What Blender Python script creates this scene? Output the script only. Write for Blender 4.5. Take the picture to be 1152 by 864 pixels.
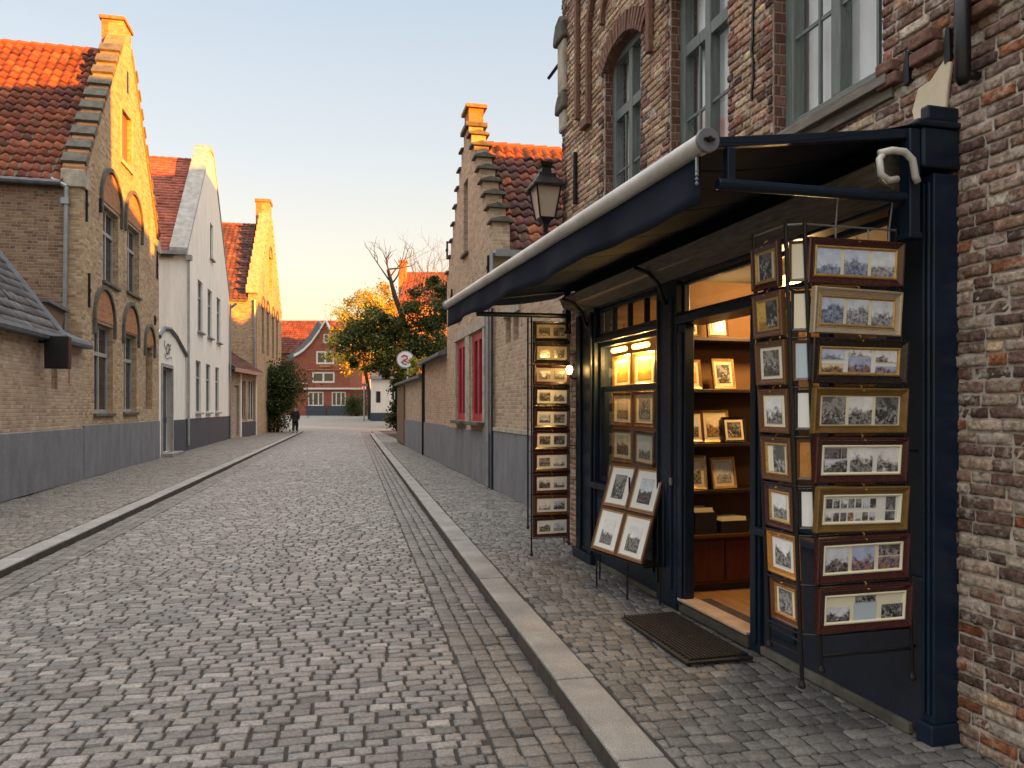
import bpy, bmesh, math, random
import numpy as np
from mathutils import Vector, Matrix
R = math.radians
random.seed(7); rng = np.random.default_rng(11)
for o in list(bpy.data.objects): bpy.data.objects.remove(o)
scene = bpy.context.scene
COL = scene.collection

# ------------------------------------------------------------------ camera, world, sun, exposure
cam_d = bpy.data.cameras.new("camera"); cam = bpy.data.objects.new("camera", cam_d); COL.objects.link(cam)
cam.location = (0, 0, 1.6); cam.rotation_euler = (R(90), 0, 0)
cam_d.sensor_width = 36; cam_d.lens = 860/1152*36; cam_d.shift_y = 28/1152
cam_d.clip_start = 0.05; cam_d.clip_end = 6000
scene.camera = cam
scene.render.resolution_x = 1024; scene.render.resolution_y = 768
SUN_EL, SUN_AZ = 5.6, 122.0         # azimuth clockwise from +Y
world = bpy.data.worlds.new("World"); scene.world = world; world.use_nodes = True
def setup_world():
    nt = world.node_tree; nt.nodes.clear()
    out = nt.nodes.new('ShaderNodeOutputWorld'); bg = nt.nodes.new('ShaderNodeBackground')
    sky = nt.nodes.new('ShaderNodeTexSky'); sky.sky_type = 'NISHITA'; sky.sun_disc = False
    sky.sun_elevation = R(SUN_EL); sky.sun_rotation = R(SUN_AZ); sky.air_density = 1.0; sky.dust_density = 1.6; sky.ozone_density = 1.5
    # evening colour by height above the horizon, brightened overhead to fill the shaded street
    tc = nt.nodes.new('ShaderNodeTexCoord'); sep = nt.nodes.new('ShaderNodeSeparateXYZ')
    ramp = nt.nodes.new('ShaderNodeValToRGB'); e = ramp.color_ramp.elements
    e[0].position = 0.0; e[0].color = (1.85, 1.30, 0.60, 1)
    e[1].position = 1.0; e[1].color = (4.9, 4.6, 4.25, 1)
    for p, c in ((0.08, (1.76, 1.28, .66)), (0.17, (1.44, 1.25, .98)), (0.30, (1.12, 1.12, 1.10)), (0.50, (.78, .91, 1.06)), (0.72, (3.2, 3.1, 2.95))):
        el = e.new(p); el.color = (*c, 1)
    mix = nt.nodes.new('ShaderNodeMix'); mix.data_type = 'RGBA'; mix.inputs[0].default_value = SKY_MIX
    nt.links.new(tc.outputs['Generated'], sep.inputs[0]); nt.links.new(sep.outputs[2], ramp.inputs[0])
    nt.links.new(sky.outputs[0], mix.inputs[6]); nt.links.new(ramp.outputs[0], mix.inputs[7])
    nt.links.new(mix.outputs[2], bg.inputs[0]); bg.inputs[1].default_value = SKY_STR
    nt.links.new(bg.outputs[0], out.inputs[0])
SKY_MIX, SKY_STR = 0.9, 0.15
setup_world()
sd = bpy.data.lights.new("sun", 'SUN'); sun = bpy.data.objects.new("sun", sd); COL.objects.link(sun)
sd.energy = 5.0; sd.angle = R(0.6); sd.color = (1.0, 0.325, 0.006)
_d = Vector((math.sin(R(SUN_AZ))*math.cos(R(SUN_EL)), math.cos(R(SUN_AZ))*math.cos(R(SUN_EL)), math.sin(R(SUN_EL))))
sun.rotation_euler = _d.to_track_quat('Z', 'Y').to_euler()
vs = scene.view_settings; vs.view_transform = 'Standard'; vs.look = 'None'; vs.gamma = 1; vs.use_curve_mapping = False
vs.exposure = 2.28
try:
    scene.cycles.use_denoising = True; scene.cycles.denoiser = 'OPENIMAGEDENOISE'
    scene.cycles.max_bounces = 7; scene.cycles.diffuse_bounces = 4; scene.cycles.glossy_bounces = 4
    scene.cycles.transparent_max_bounces = 12; scene.cycles.caustics_reflective = False; scene.cycles.caustics_refractive = False
    scene.cycles.sample_clamp_indirect = 6
except Exception: pass

# ------------------------------------------------------------------ materials
def newmat(name):
    m = bpy.data.materials.new(name); m.use_nodes = True
    nt = m.node_tree; b = nt.nodes['Principled BSDF']; return m, nt, b
def N(nt, t, **kw):
    n = nt.nodes.new('ShaderNode'+t)
    for k, v in kw.items(): setattr(n, k, v)
    return n
def math_(nt, op, a, b=None, c=None):
    n = N(nt, 'Math', operation=op)
    for i, x in enumerate((a, b, c)):
        if x is None: continue
        if isinstance(x, (int, float)): n.inputs[i].default_value = x
        else: nt.links.new(x, n.inputs[i])
    return n.outputs[0]
def mixc(nt, f, a, b, blend='MIX'):
    n = N(nt, 'Mix', data_type='RGBA', blend_type=blend)
    for i, x in ((0, f), (6, a), (7, b)):
        if isinstance(x, (int, float)): n.inputs[i].default_value = x
        elif isinstance(x, tuple): n.inputs[i].default_value = (*x[:3], 1)
        else: nt.links.new(x, n.inputs[i])
    return n.outputs[2]
def noise(nt, vec, scale, detail=4, rough=.55, w=None):
    n = N(nt, 'TexNoise'); n.inputs['Scale'].default_value = scale; n.inputs['Detail'].default_value = detail
    n.inputs['Roughness'].default_value = rough
    if vec is not None: nt.links.new(vec, n.inputs['Vector'])
    return n.outputs['Fac'], n.outputs['Color']
def maprange(nt, v, a, b, c, d):
    n = N(nt, 'MapRange'); nt.links.new(v, n.inputs[0])
    for i, x in enumerate((a, b, c, d)): n.inputs[i+1].default_value = x
    return n.outputs[0]
def bump(nt, b, h, strength=.3, dist=.01):
    n = N(nt, 'Bump'); n.inputs['Strength'].default_value = strength; n.inputs['Distance'].default_value = dist
    nt.links.new(h, n.inputs['Height']); nt.links.new(n.outputs[0], b.inputs['Normal']); return n
def P(name, col, rough=.6, metal=0, var=.25, scale=6, bmp=.15, bscale=60, spec=.5, col2=None, stretch=None, coat=0, speck=0):
    m, nt, b = newmat(name)
    tc = N(nt, 'TexCoord'); vec = tc.outputs['Object']
    if stretch:
        mp = N(nt, 'Mapping'); mp.inputs['Scale'].default_value = stretch; nt.links.new(vec, mp.inputs[0]); vec = mp.outputs[0]
    f, _ = noise(nt, vec, scale, 6, .62)
    f = maprange(nt, f, .3, .7, 0, 1)
    c2 = col2 if col2 else tuple(x*(1-var) for x in col)
    c1 = col if col2 else tuple(min(1, x*(1+var*.6)) for x in col)
    cres = mixc(nt, f, c2, c1)
    if speck:
        fs, _ = noise(nt, vec, bscale*1.3, 3, .7); cc = N(nt, 'CombineXYZ'); g = maprange(nt, fs, .35, .65, 1-speck, 1+speck)
        for i in range(3): nt.links.new(g, cc.inputs[i])
        cres = mixc(nt, 1.0, cres, cc.outputs[0], 'MULTIPLY')
    nt.links.new(cres, b.inputs['Base Color'])
    f2, _ = noise(nt, vec, bscale, 5, .6)
    nt.links.new(maprange(nt, f2, .3, .7, max(.03, rough-.12), min(1, rough+.12)), b.inputs['Roughness'])
    b.inputs['Metallic'].default_value = metal; b.inputs['Specular IOR Level'].default_value = spec
    b.inputs['Coat Weight'].default_value = coat; b.inputs['Coat Roughness'].default_value = .15
    if bmp: bump(nt, b, f2, bmp, .004)
    return m
def attr_mat(name, rough=.7, nscale=40, nvar=.35, bmp=.4, bdist=.006, spec=.4, tint=(1, 1, 1), dirt=0, translucent=0, big=1.2):
    """base colour from the per-piece 'col' attribute, broken up by noise"""
    m, nt, b = newmat(name)
    a = N(nt, 'Attribute', attribute_name='col'); tc = N(nt, 'TexCoord'); vec = tc.outputs['Object']
    f, _ = noise(nt, vec, nscale, 6, .65); g = maprange(nt, f, .3, .72, 1-nvar, 1+nvar*.7)
    cc = N(nt, 'Combine Color' if False else 'CombineXYZ')
    for i in range(3): nt.links.new(g, cc.inputs[i])
    c = mixc(nt, 1.0, a.outputs['Color'], cc.outputs[0], 'MULTIPLY')
    fb, _ = noise(nt, vec, big, 4, .6)
    c = mixc(nt, maprange(nt, fb, .35, .7, 0, .45), c, tuple(x for x in tint), 'MULTIPLY')
    if dirt:
        f3, _ = noise(nt, vec, nscale*.35, 8, .7)
        c = mixc(nt, maprange(nt, f3, .52, .62, 0, dirt), c, (.62, .56, .50))
    nt.links.new(c, b.inputs['Base Color'])
    nt.links.new(maprange(nt, f, .3, .7, min(1, rough+.12), max(.1, rough-.15)), b.inputs['Roughness'])
    b.inputs['Specular IOR Level'].default_value = spec
    if bmp:
        f4, _ = noise(nt, vec, nscale*1.7, 6, .7); bump(nt, b, f4, bmp, bdist)
    if translucent:
        tr = N(nt, 'BsdfTranslucent'); nt.links.new(c, tr.inputs[0]); ms = N(nt, 'MixShader'); ms.inputs[0].default_value = translucent
        nt.links.new(b.outputs[0], ms.inputs[1]); nt.links.new(tr.outputs[0], ms.inputs[2])
        nt.links.new(ms.outputs[0], nt.nodes['Material Output'].inputs[0])
    return m
def brick_mat(name, cols, mortar, bw=.215, bh=.07, gap=.011, bmp=.8, stain=.35, stainc=(.35, .33, .30)):
    m, nt, b = newmat(name)
    uv = N(nt, 'UVMap'); uv.uv_map = 'UVMap'
    nf, nc = noise(nt, uv.outputs[0], 5.0, 4, .6)
    off = N(nt, 'VectorMath', operation='MULTIPLY_ADD'); nt.links.new(nc, off.inputs[0]); off.inputs[1].default_value = (.02, .014, 0); nt.links.new(uv.outputs[0], off.inputs[2])
    nf3, nc3 = noise(nt, uv.outputs[0], 32.0, 3, .6)
    off2 = N(nt, 'VectorMath', operation='MULTIPLY_ADD'); nt.links.new(nc3, off2.inputs[0]); off2.inputs[1].default_value = (.009, .009, 0); nt.links.new(off.outputs[0], off2.inputs[2])
    s = N(nt, 'SeparateXYZ'); nt.links.new(off2.outputs[0], s.inputs[0])
    row = math_(nt, 'DIVIDE', s.outputs[1], bh); ri = math_(nt, 'FLOOR', row); rf = math_(nt, 'FRACT', row)
    wn = N(nt, 'TexWhiteNoise', noise_dimensions='1D'); nt.links.new(ri, wn.inputs['W'])
    sh = math_(nt, 'ADD', math_(nt, 'MULTIPLY', math_(nt, 'MODULO', ri, 2.0), .5), math_(nt, 'MULTIPLY', wn.outputs[0], .3))
    cx = math_(nt, 'ADD', math_(nt, 'DIVIDE', s.outputs[0], bw), sh); ci = math_(nt, 'FLOOR', cx); cf = math_(nt, 'FRACT', cx)
    # some stretchers are split in two headers
    cb = N(nt, 'CombineXYZ'); nt.links.new(ci, cb.inputs[0]); nt.links.new(ri, cb.inputs[1])
    w0 = N(nt, 'TexWhiteNoise', noise_dimensions='3D'); nt.links.new(cb.outputs[0], w0.inputs['Vector'])
    split = math_(nt, 'GREATER_THAN', w0.outputs[0], .62)
    half = math_(nt, 'GREATER_THAN', cf, .5)
    cf2 = math_(nt, 'FRACT', math_(nt, 'MULTIPLY', cf, math_(nt, 'ADD', split, 1.0)))
    unitw = math_(nt, 'DIVIDE', bw, math_(nt, 'ADD', split, 1.0))
    cid = N(nt, 'CombineXYZ'); nt.links.new(math_(nt, 'ADD', ci, math_(nt, 'MULTIPLY', math_(nt, 'MULTIPLY', half, split), .37)), cid.inputs[0]); nt.links.new(ri, cid.inputs[1]); cid.inputs[2].default_value = 3.3
    w1 = N(nt, 'TexWhiteNoise', noise_dimensions='3D'); nt.links.new(cid.outputs[0], w1.inputs['Vector'])
    dx = math_(nt, 'MULTIPLY', math_(nt, 'MINIMUM', cf2, math_(nt, 'SUBTRACT', 1.0, cf2)), unitw)
    dy = math_(nt, 'MULTIPLY', math_(nt, 'MINIMUM', rf, math_(nt, 'SUBTRACT', 1.0, rf)), bh)
    d = math_(nt, 'MINIMUM', dx, dy)
    mask = maprange(nt, d, gap*.35, gap*.75, 0, 1)
    ramp = N(nt, 'ValToRGB'); e = ramp.color_ramp.elements; n = len(cols)
    ramp.color_ramp.interpolation = 'LINEAR'
    e[0].color = (*cols[0], 1); e[1].color = (*cols[-1], 1)
    for i in range(1, n-1): el = e.new(i/(n-1)); el.color = (*cols[i], 1)
    nt.links.new(w1.outputs[0], ramp.inputs[0])
    fn, _ = noise(nt, uv.outputs[0], 45, 6, .7)
    cc = N(nt, 'CombineXYZ'); g = maprange(nt, fn, .3, .7, .7, 1.25)
    for i in range(3): nt.links.new(g, cc.inputs[i])
    c = mixc(nt, 1.0, ramp.outputs[0], cc.outputs[0], 'MULTIPLY')
    c = mixc(nt, mask, mortar, c)
    fs, _ = noise(nt, uv.outputs[0], .9, 7, .7)
    c = mixc(nt, maprange(nt, fs, .5, .72, 0, stain), c, stainc, 'MULTIPLY')
    nt.links.new(c, b.inputs['Base Color']); b.inputs['Roughness'].default_value = .85; b.inputs['Specular IOR Level'].default_value = .25
    h = math_(nt, 'ADD', mask, math_(nt, 'MULTIPLY', fn, .5))
    h = math_(nt, 'ADD', h, math_(nt, 'MULTIPLY', w1.outputs[0], .35))
    bump(nt, b, h, bmp, .012)
    return m
def emis(name, col, s):
    m, nt, b = newmat(name); b.inputs['Base Color'].default_value = (*col, 1)
    b.inputs['Emission Color'].default_value = (*col, 1); b.inputs['Emission Strength'].default_value = s; return m
def glass_mat(name, tint=(.9, .92, .93), refl=1.5, dust=.03):
    m, nt, b = newmat(name); nt.nodes.remove(b)
    fr = N(nt, 'Fresnel'); fr.inputs[0].default_value = refl
    gl = N(nt, 'BsdfGlossy'); gl.inputs['Roughness'].default_value = .015
    tc = N(nt, 'TexCoord'); f, _ = noise(nt, tc.outputs['Object'], 2.2, 2, .5)
    bp = N(nt, 'Bump'); bp.inputs['Strength'].default_value = .08; bp.inputs['Distance'].default_value = .02; nt.links.new(f, bp.inputs['Height']); nt.links.new(bp.outputs[0], gl.inputs['Normal'])
    tr = N(nt, 'BsdfTransparent'); tr.inputs[0].default_value = (*tint, 1)
    df = N(nt, 'BsdfDiffuse'); df.inputs[0].default_value = (.5, .5, .5, 1)
    m1 = N(nt, 'MixShader'); m1.inputs[0].default_value = dust; nt.links.new(tr.outputs[0], m1.inputs[1]); nt.links.new(df.outputs[0], m1.inputs[2])
    m2 = N(nt, 'MixShader'); geo = N(nt, 'NewGeometry'); ff = math_(nt, 'MULTIPLY', fr.outputs[0], math_(nt, 'SUBTRACT', 1.0, geo.outputs['Backfacing'])); nt.links.new(ff, m2.inputs[0]); nt.links.new(m1.outputs[0], m2.inputs[1]); nt.links.new(gl.outputs[0], m2.inputs[2])
    nt.links.new(m2.outputs[0], nt.nodes['Material Output'].inputs[0]); return m
def print_mat(name, sky, land, dark, seed, kind=0):
    """a little printed view: pale sky, a broken skyline, darker ground"""
    m, nt, b = newmat(name); uv = N(nt, 'UVMap'); uv.uv_map = 'UVMap'
    s = N(nt, 'SeparateXYZ'); nt.links.new(uv.outputs[0], s.inputs[0])
    mp = N(nt, 'Mapping'); oi = N(nt, 'ObjectInfo'); ro = N(nt, 'CombineXYZ'); nt.links.new(math_(nt, 'MULTIPLY', oi.outputs['Random'], 61.0), ro.inputs[0]); nt.links.new(math_(nt, 'MULTIPLY', oi.outputs['Random'], 17.0), ro.inputs[1]); ro.inputs[2].default_value = seed
    nt.links.new(uv.outputs[0], mp.inputs[0]); nt.links.new(ro.outputs[0], mp.inputs['Location'])
    f1, _ = noise(nt, mp.outputs[0], 14, 5, .7); f2, c2 = noise(nt, mp.outputs[0], 46, 6, .75)
    h = math_(nt, 'ADD', math_(nt, 'ADD', s.outputs[1], math_(nt, 'MULTIPLY', math_(nt, 'SUBTRACT', f1, .5), .22)), math_(nt, 'MULTIPLY', math_(nt, 'SUBTRACT', math_(nt, 'FRACT', math_(nt, 'MULTIPLY', oi.outputs['Random'], 7.3)), .5), .05))
    sep = maprange(nt, math_(nt, 'ADD', h, math_(nt, 'MULTIPLY', math_(nt, 'SUBTRACT', f2, .5), .03)), -.012, .012, 0, 1)
    ground = mixc(nt, maprange(nt, f2, .455, .535, 0, 1), dark, land)
    skyc = mixc(nt, maprange(nt, f1, .35, .65, 0, 1), sky, tuple(min(1, x*1.35+.05) for x in sky))
    c = mixc(nt, sep, ground, skyc)
    if kind: c = mixc(nt, maprange(nt, f1, .48, .53, 0, .8), c, dark)
    nt.links.new(c, b.inputs['Base Color']); b.inputs['Roughness'].default_value = .16; b.inputs['Coat Weight'].default_value = .5; b.inputs['Coat Roughness'].default_value = .03; return m

M = {}
M['navy'] = P('navy gloss paint', (.005, .0155, .034), .42, var=.35, scale=3, bmp=.06, bscale=25, coat=.08, spec=.35)
M['navy_dull'] = P('navy stall riser paint', (.014, .020, .036), .55, var=.3, scale=3, bmp=.12, bscale=30)
M['black_metal'] = P('black painted metal', (.012, .012, .014), .42, metal=.3, var=.3, bmp=.1)
M['fabric'] = P('navy awning canvas', (.006, .0108, .024), .85, var=.25, scale=4, bmp=.25, bscale=300, spec=.2)
M['tube_white'] = P('off white coated tube', (.62, .61, .58), .38, var=.25, scale=3, bmp=.03, stretch=(1, 1, 1), col2=(.40, .385, .36))
M['cap_grey'] = P('grey plastic cap', (.16, .17, .20), .4, var=.1)
M['plinth'] = P('blue grey plinth render', (.205, .215, .242), .85, stretch=(1.6, 1.6, .6), scale=1.7, bmp=.5, bscale=16, col2=(.135, .138, .148), speck=.12)
M['plinth_navy'] = P('dark blue plinth paint', (.030, .052, .080), .7, col2=(.05, .062, .078), scale=1.7, bmp=.3)
M['white_render'] = P('white lime wash', (.90, .86, .78), .85, scale=1.5, bmp=.35, bscale=9, col2=(.72, .68, .61), speck=.05, stretch=(2.2, 2.2, .35))
M['grey_render'] = P('grey stone coping', (.34, .33, .31), .85, var=.3, scale=4, bmp=.3)
M['stone'] = P('weathered sandstone', (.40, .36, .29), .85, var=.4, scale=5, bmp=.5, bscale=40)
M['dark_stone'] = P('dark mossy stone', (.11, .105, .085), .9, var=.5, scale=6, bmp=.5, bscale=40)
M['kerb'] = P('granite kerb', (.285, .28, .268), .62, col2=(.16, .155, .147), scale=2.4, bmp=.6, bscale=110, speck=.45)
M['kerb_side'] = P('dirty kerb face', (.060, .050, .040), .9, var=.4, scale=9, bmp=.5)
M['soil'] = P('dark joint grit', (.034, .031, .028), .95, var=.5, scale=14, bmp=.6, bscale=200)
M['ground'] = P('bare ground', (.13, .12, .09), .95, var=.4, scale=.4, bmp=.3)
M['window_green'] = P('grey green window paint', (.135, .165, .155), .5, var=.35, scale=5, bmp=.2, stretch=(8, 8, 1))
M['window_white'] = P('white window paint', (.70, .69, .65), .5, var=.12)
M['window_grey'] = P('grey window paint', (.30, .32, .32), .5, var=.2)
M['red_paint'] = P('red shutter paint', (.42, .012, .035), .45, var=.25)
M['sill'] = P('weathered wooden sill', (.17, .15, .125), .75, var=.45, scale=7, bmp=.4, stretch=(1, 6, 6))
M['curtain'] = P('white net curtain', (.93, .92, .94), .9, var=.06, bmp=.1)
M['zinc'] = P('zinc gutter', (.30, .32, .34), .45, metal=.6, var=.2)
M['lead'] = P('lead flashing', (.13, .14, .16), .6, metal=.2, var=.3)
M['glass'] = glass_mat('shop glass', dust=.012, refl=1.33)
M['glass_up'] = glass_mat('old window glass', tint=(.97, .98, .98), dust=.03, refl=1.45)
M['glass_dark'] = P('dark window glass', (.018, .022, .028), .06, var=.5, scale=1.5, bmp=.05, bscale=2, spec=.9)
M['lamp_glass'] = P('frosted lantern glass', (.50, .42, .36), .35, var=.1)
M['mortar'] = P('lime mortar', (.58, .53, .47), .95, var=.35, scale=12, bmp=.8, bscale=120, col2=(.31, .27, .225))
M['moulding_red'] = P('rubbed red brick moulding', (.24, .13, .09), .88, scale=22, bmp=1.0, bscale=70, col2=(.10, .045, .035))
M['plaster_patch'] = P('cream plaster', (.66, .57, .42), .9, var=.12, scale=8, bmp=.3)
M['doormat'] = P('rubber doormat', (.011, .0105, .0115), .6, var=.4, scale=40, bmp=.4)
M['threshold'] = P('worn stone threshold', (.46, .34, .24), .6, var=.3, scale=6, bmp=.2)
M['int_wall'] = P('warm shop wall', (.17, .09, .04), .85, var=.1)
M['int_ceiling'] = P('shop ceiling', (.12, .10, .08), .9, var=.1)
M['int_floor'] = P('worn oak floor', (.34, .20, .09), .45, var=.3, scale=3, stretch=(1, 8, 1))
M['mahogany'] = P('mahogany cabinet', (.085, .018, .010), .4, var=.4, scale=5, stretch=(8, 8, 1))
M['shelf_dark'] = P('dark shelf board', (.03, .02, .016), .4, var=.3)
M['cream'] = P('ivory mount board', (.86, .80, .60), .8, var=.05)
M['whitecard'] = P('white mount board', (.86, .86, .82), .8, var=.05)
M['fr_mahogany'] = P('mahogany moulding', (.060, .012, .010), .28, var=.4, scale=20, stretch=(1, 8, 8), coat=.5)
M['fr_walnut'] = P('walnut moulding', (.13, .052, .017), .32, var=.45, scale=20, stretch=(1, 8, 8), coat=.4)
M['fr_gold'] = P('old gold moulding', (.50, .31, .10), .35, metal=.35, var=.3, scale=14, coat=.2)
M['fr_bronze'] = P('bronze brown moulding', (.20, .115, .03), .36, metal=.2, var=.3, scale=14, coat=.2)
M['fr_black'] = P('black moulding', (.014, .010, .010), .3, var=.3, coat=.4)
M['fr_amber'] = P('amber wood moulding', (.48, .20, .03), .3, var=.3, scale=16, coat=.5)
M['fr_silver'] = P('champagne moulding', (.52, .43, .30), .35, metal=.3, var=.2, coat=.2)
M['box_black'] = P('black box', (.02, .02, .022), .5)
M['paper_grey'] = P('greyed card', (.42, .38, .33), .8)
M['paper'] = P('paper', (.75, .66, .45), .8, var=.08)
M['sign_red'] = P('red sign paint', (.55, .03, .04), .4)
M['sign_blue'] = P('dark blue sign paint', (.04, .05, .18), .4)
M['sign_white'] = P('white sign enamel', (.80, .80, .82), .35, var=.05)
M['bark'] = P('dark bark', (.045, .033, .024), .9, var=.45, scale=12, bmp=.8, bscale=40)
M['skin'] = P('skin', (.45, .27, .19), .6)
M['cloth_black'] = P('black cloth', (.012, .012, .015), .9)
M['hair'] = P('dark hair', (.02, .014, .01), .7)
M['wood_gate'] = P('brown boards', (.17, .11, .065), .8, var=.4, scale=5, stretch=(8, 8, 1))
M['asphalt'] = P('grey street surface', (.20, .19, .175), .85, var=.25, scale=1.5, bmp=.5, bscale=18)
M['leaf'] = attr_mat('leaf', .55, 8, .25, 0, translucent=.35, big=.9, tint=(.75, .8, .7))
M['twig'] = P('pale twig', (.10, .08, .06), .9)
M['sett'] = attr_mat('road sett stone', .44, 60, .55, .9, .008, .6, tint=(.80, .78, .77), dirt=.04)
M['pave'] = attr_mat('pavement sett stone', .54, 60, .5, .9, .007, .5, tint=(.80, .795, .785), dirt=.04)
M['brick_real'] = attr_mat('old hand made brick', .85, 30, .7, 1.0, .02, .25, tint=(.80, .74, .68), dirt=.62, big=1.6)
M['pantile'] = attr_mat('clay pantile', .75, 9, .35, .4, .01, .3, tint=(.45, .42, .40), dirt=0, big=.8)
M['slate'] = attr_mat('slate', .6, 8, .3, .3, .01, .4, tint=(.8, .8, .85))
YEL = [(.41, .26, .14), (.50, .345, .19), (.31, .185, .11), (.55, .41, .25), (.43, .28, .155), (.56, .43, .26), (.27, .16, .10)]
BRN = [(.24, .14, .085), (.33, .21, .125), (.16, .09, .06), (.38, .26, .16), (.22, .115, .07), (.28, .19, .13)]
RED = [(.30, .075, .045), (.36, .11, .06), (.24, .06, .04), (.33, .09, .05)]
M['brick_yellow'] = brick_mat('yellow brick wall', YEL, (.40, .35, .28))
M['brick_brown'] = brick_mat('brown brick wall', BRN, (.33, .28, .23))
M['brick_red'] = brick_mat('red brick wall', RED, (.32, .17, .13))
M['brick_orange'] = brick_mat('orange brick wall', [(.42, .17, .07), (.5, .22, .09), (.35, .13, .06)], (.38, .28, .2))
M['brick_tan'] = brick_mat('tan brick wall', [(.44, .31, .20), (.51, .38, .26), (.34, .22, .145), (.56, .44, .31), (.38, .23, .155)], (.50, .44, .36))
M['brick_quoin'] = brick_mat('dark quoin brick', [(.15, .06, .045), (.19, .08, .06), (.11, .05, .04), (.24, .13, .10)], (.26, .21, .17))
PR = [print_mat('print one', (.50, .58, .76), (.32, .38, .50), (.10, .14, .24), 1),
      print_mat('print two', (.62, .68, .80), (.48, .46, .50), (.14, .15, .20), 2),
      print_mat('print three', (.74, .75, .76), (.34, .33, .32), (.07, .07, .07), 3),
      print_mat('print four', (.30, .29, .27), (.45, .44, .42), (.05, .05, .05), 4, 1),
      print_mat('print five', (.55, .60, .66), (.22, .18, .16), (.035, .04, .05), 5),
      print_mat('print six', (.62, .52, .36), (.35, .24, .14), (.10, .06, .03), 6),
      print_mat('print seven', (.35, .42, .60), (.42, .22, .12), (.05, .08, .2), 7),
      print_mat('print eight', (.14, .14, .15), (.40, .40, .40), (.03, .03, .03), 8, 1)]
LAMP_TINT_PRINT = print_mat('amber print', (.66, .42, .10), (.50, .27, .05), (.40, .20, .03), 9)  # amber glow of lamp light painted into the print colours

# ------------------------------------------------------------------ mesh helpers
OFF = {}
def link(o, parent=None):
    COL.objects.link(o)
    if parent is not None: o.parent = parent
    return o
def thing(name, label, cat, loc=(0, 0, 0), rz=0, group=None, off=(0, 0, 0)):
    """Empty at the thing's base; off = base position in the working frame, subtracted from the children's coordinates"""
    o = bpy.data.objects.new(name, None); link(o)
    o.empty_display_size = .2
    o.rotation_euler = (0, 0, rz)
    c, s = math.cos(rz), math.sin(rz)
    o.location = (loc[0]+c*off[0]-s*off[1], loc[1]+s*off[0]+c*off[1], loc[2]+off[2])
    o['label'] = label; o['category'] = cat
    if group: o['group'] = group
    OFF[o.name] = off
    return o
def off_of(p):
    while p is not None:
        if p.name in OFF: return OFF[p.name]
        p = p.parent
    return (0, 0, 0)
def struct(o): o['kind'] = 'structure'; return o
def auto_uv(me):
    n = len(me.polygons); uvl = me.uv_layers.new(name='UVMap') if not me.uv_layers else me.uv_layers[0]
    nl = len(me.loops); vi = np.empty(nl, np.int32); me.loops.foreach_get('vertex_index', vi)
    co = np.empty(len(me.vertices)*3, np.float32); me.vertices.foreach_get('co', co); co = co.reshape(-1, 3)
    ls = np.empty(n, np.int32); lt = np.empty(n, np.int32); me.polygons.foreach_get('loop_start', ls); me.polygons.foreach_get('loop_total', lt)
    nr = np.empty(n*3, np.float32); me.polygons.foreach_get('normal', nr); nr = nr.reshape(-1, 3)
    pn = np.repeat(nr, lt, axis=0)
    t = np.stack([-pn[:, 1], pn[:, 0], np.zeros(nl)], 1); L = np.linalg.norm(t, axis=1)
    flat = L < .05; t[flat] = (1, 0, 0); L[flat] = 1; t /= L[:, None]
    b = np.cross(pn, t); b[flat] = (0, 1, 0)
    p = co[vi]
    uv = np.stack([(p*t).sum(1), (p*b).sum(1)], 1).astype(np.float32)
    uvl.data.foreach_set('uv', uv.ravel())
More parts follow.
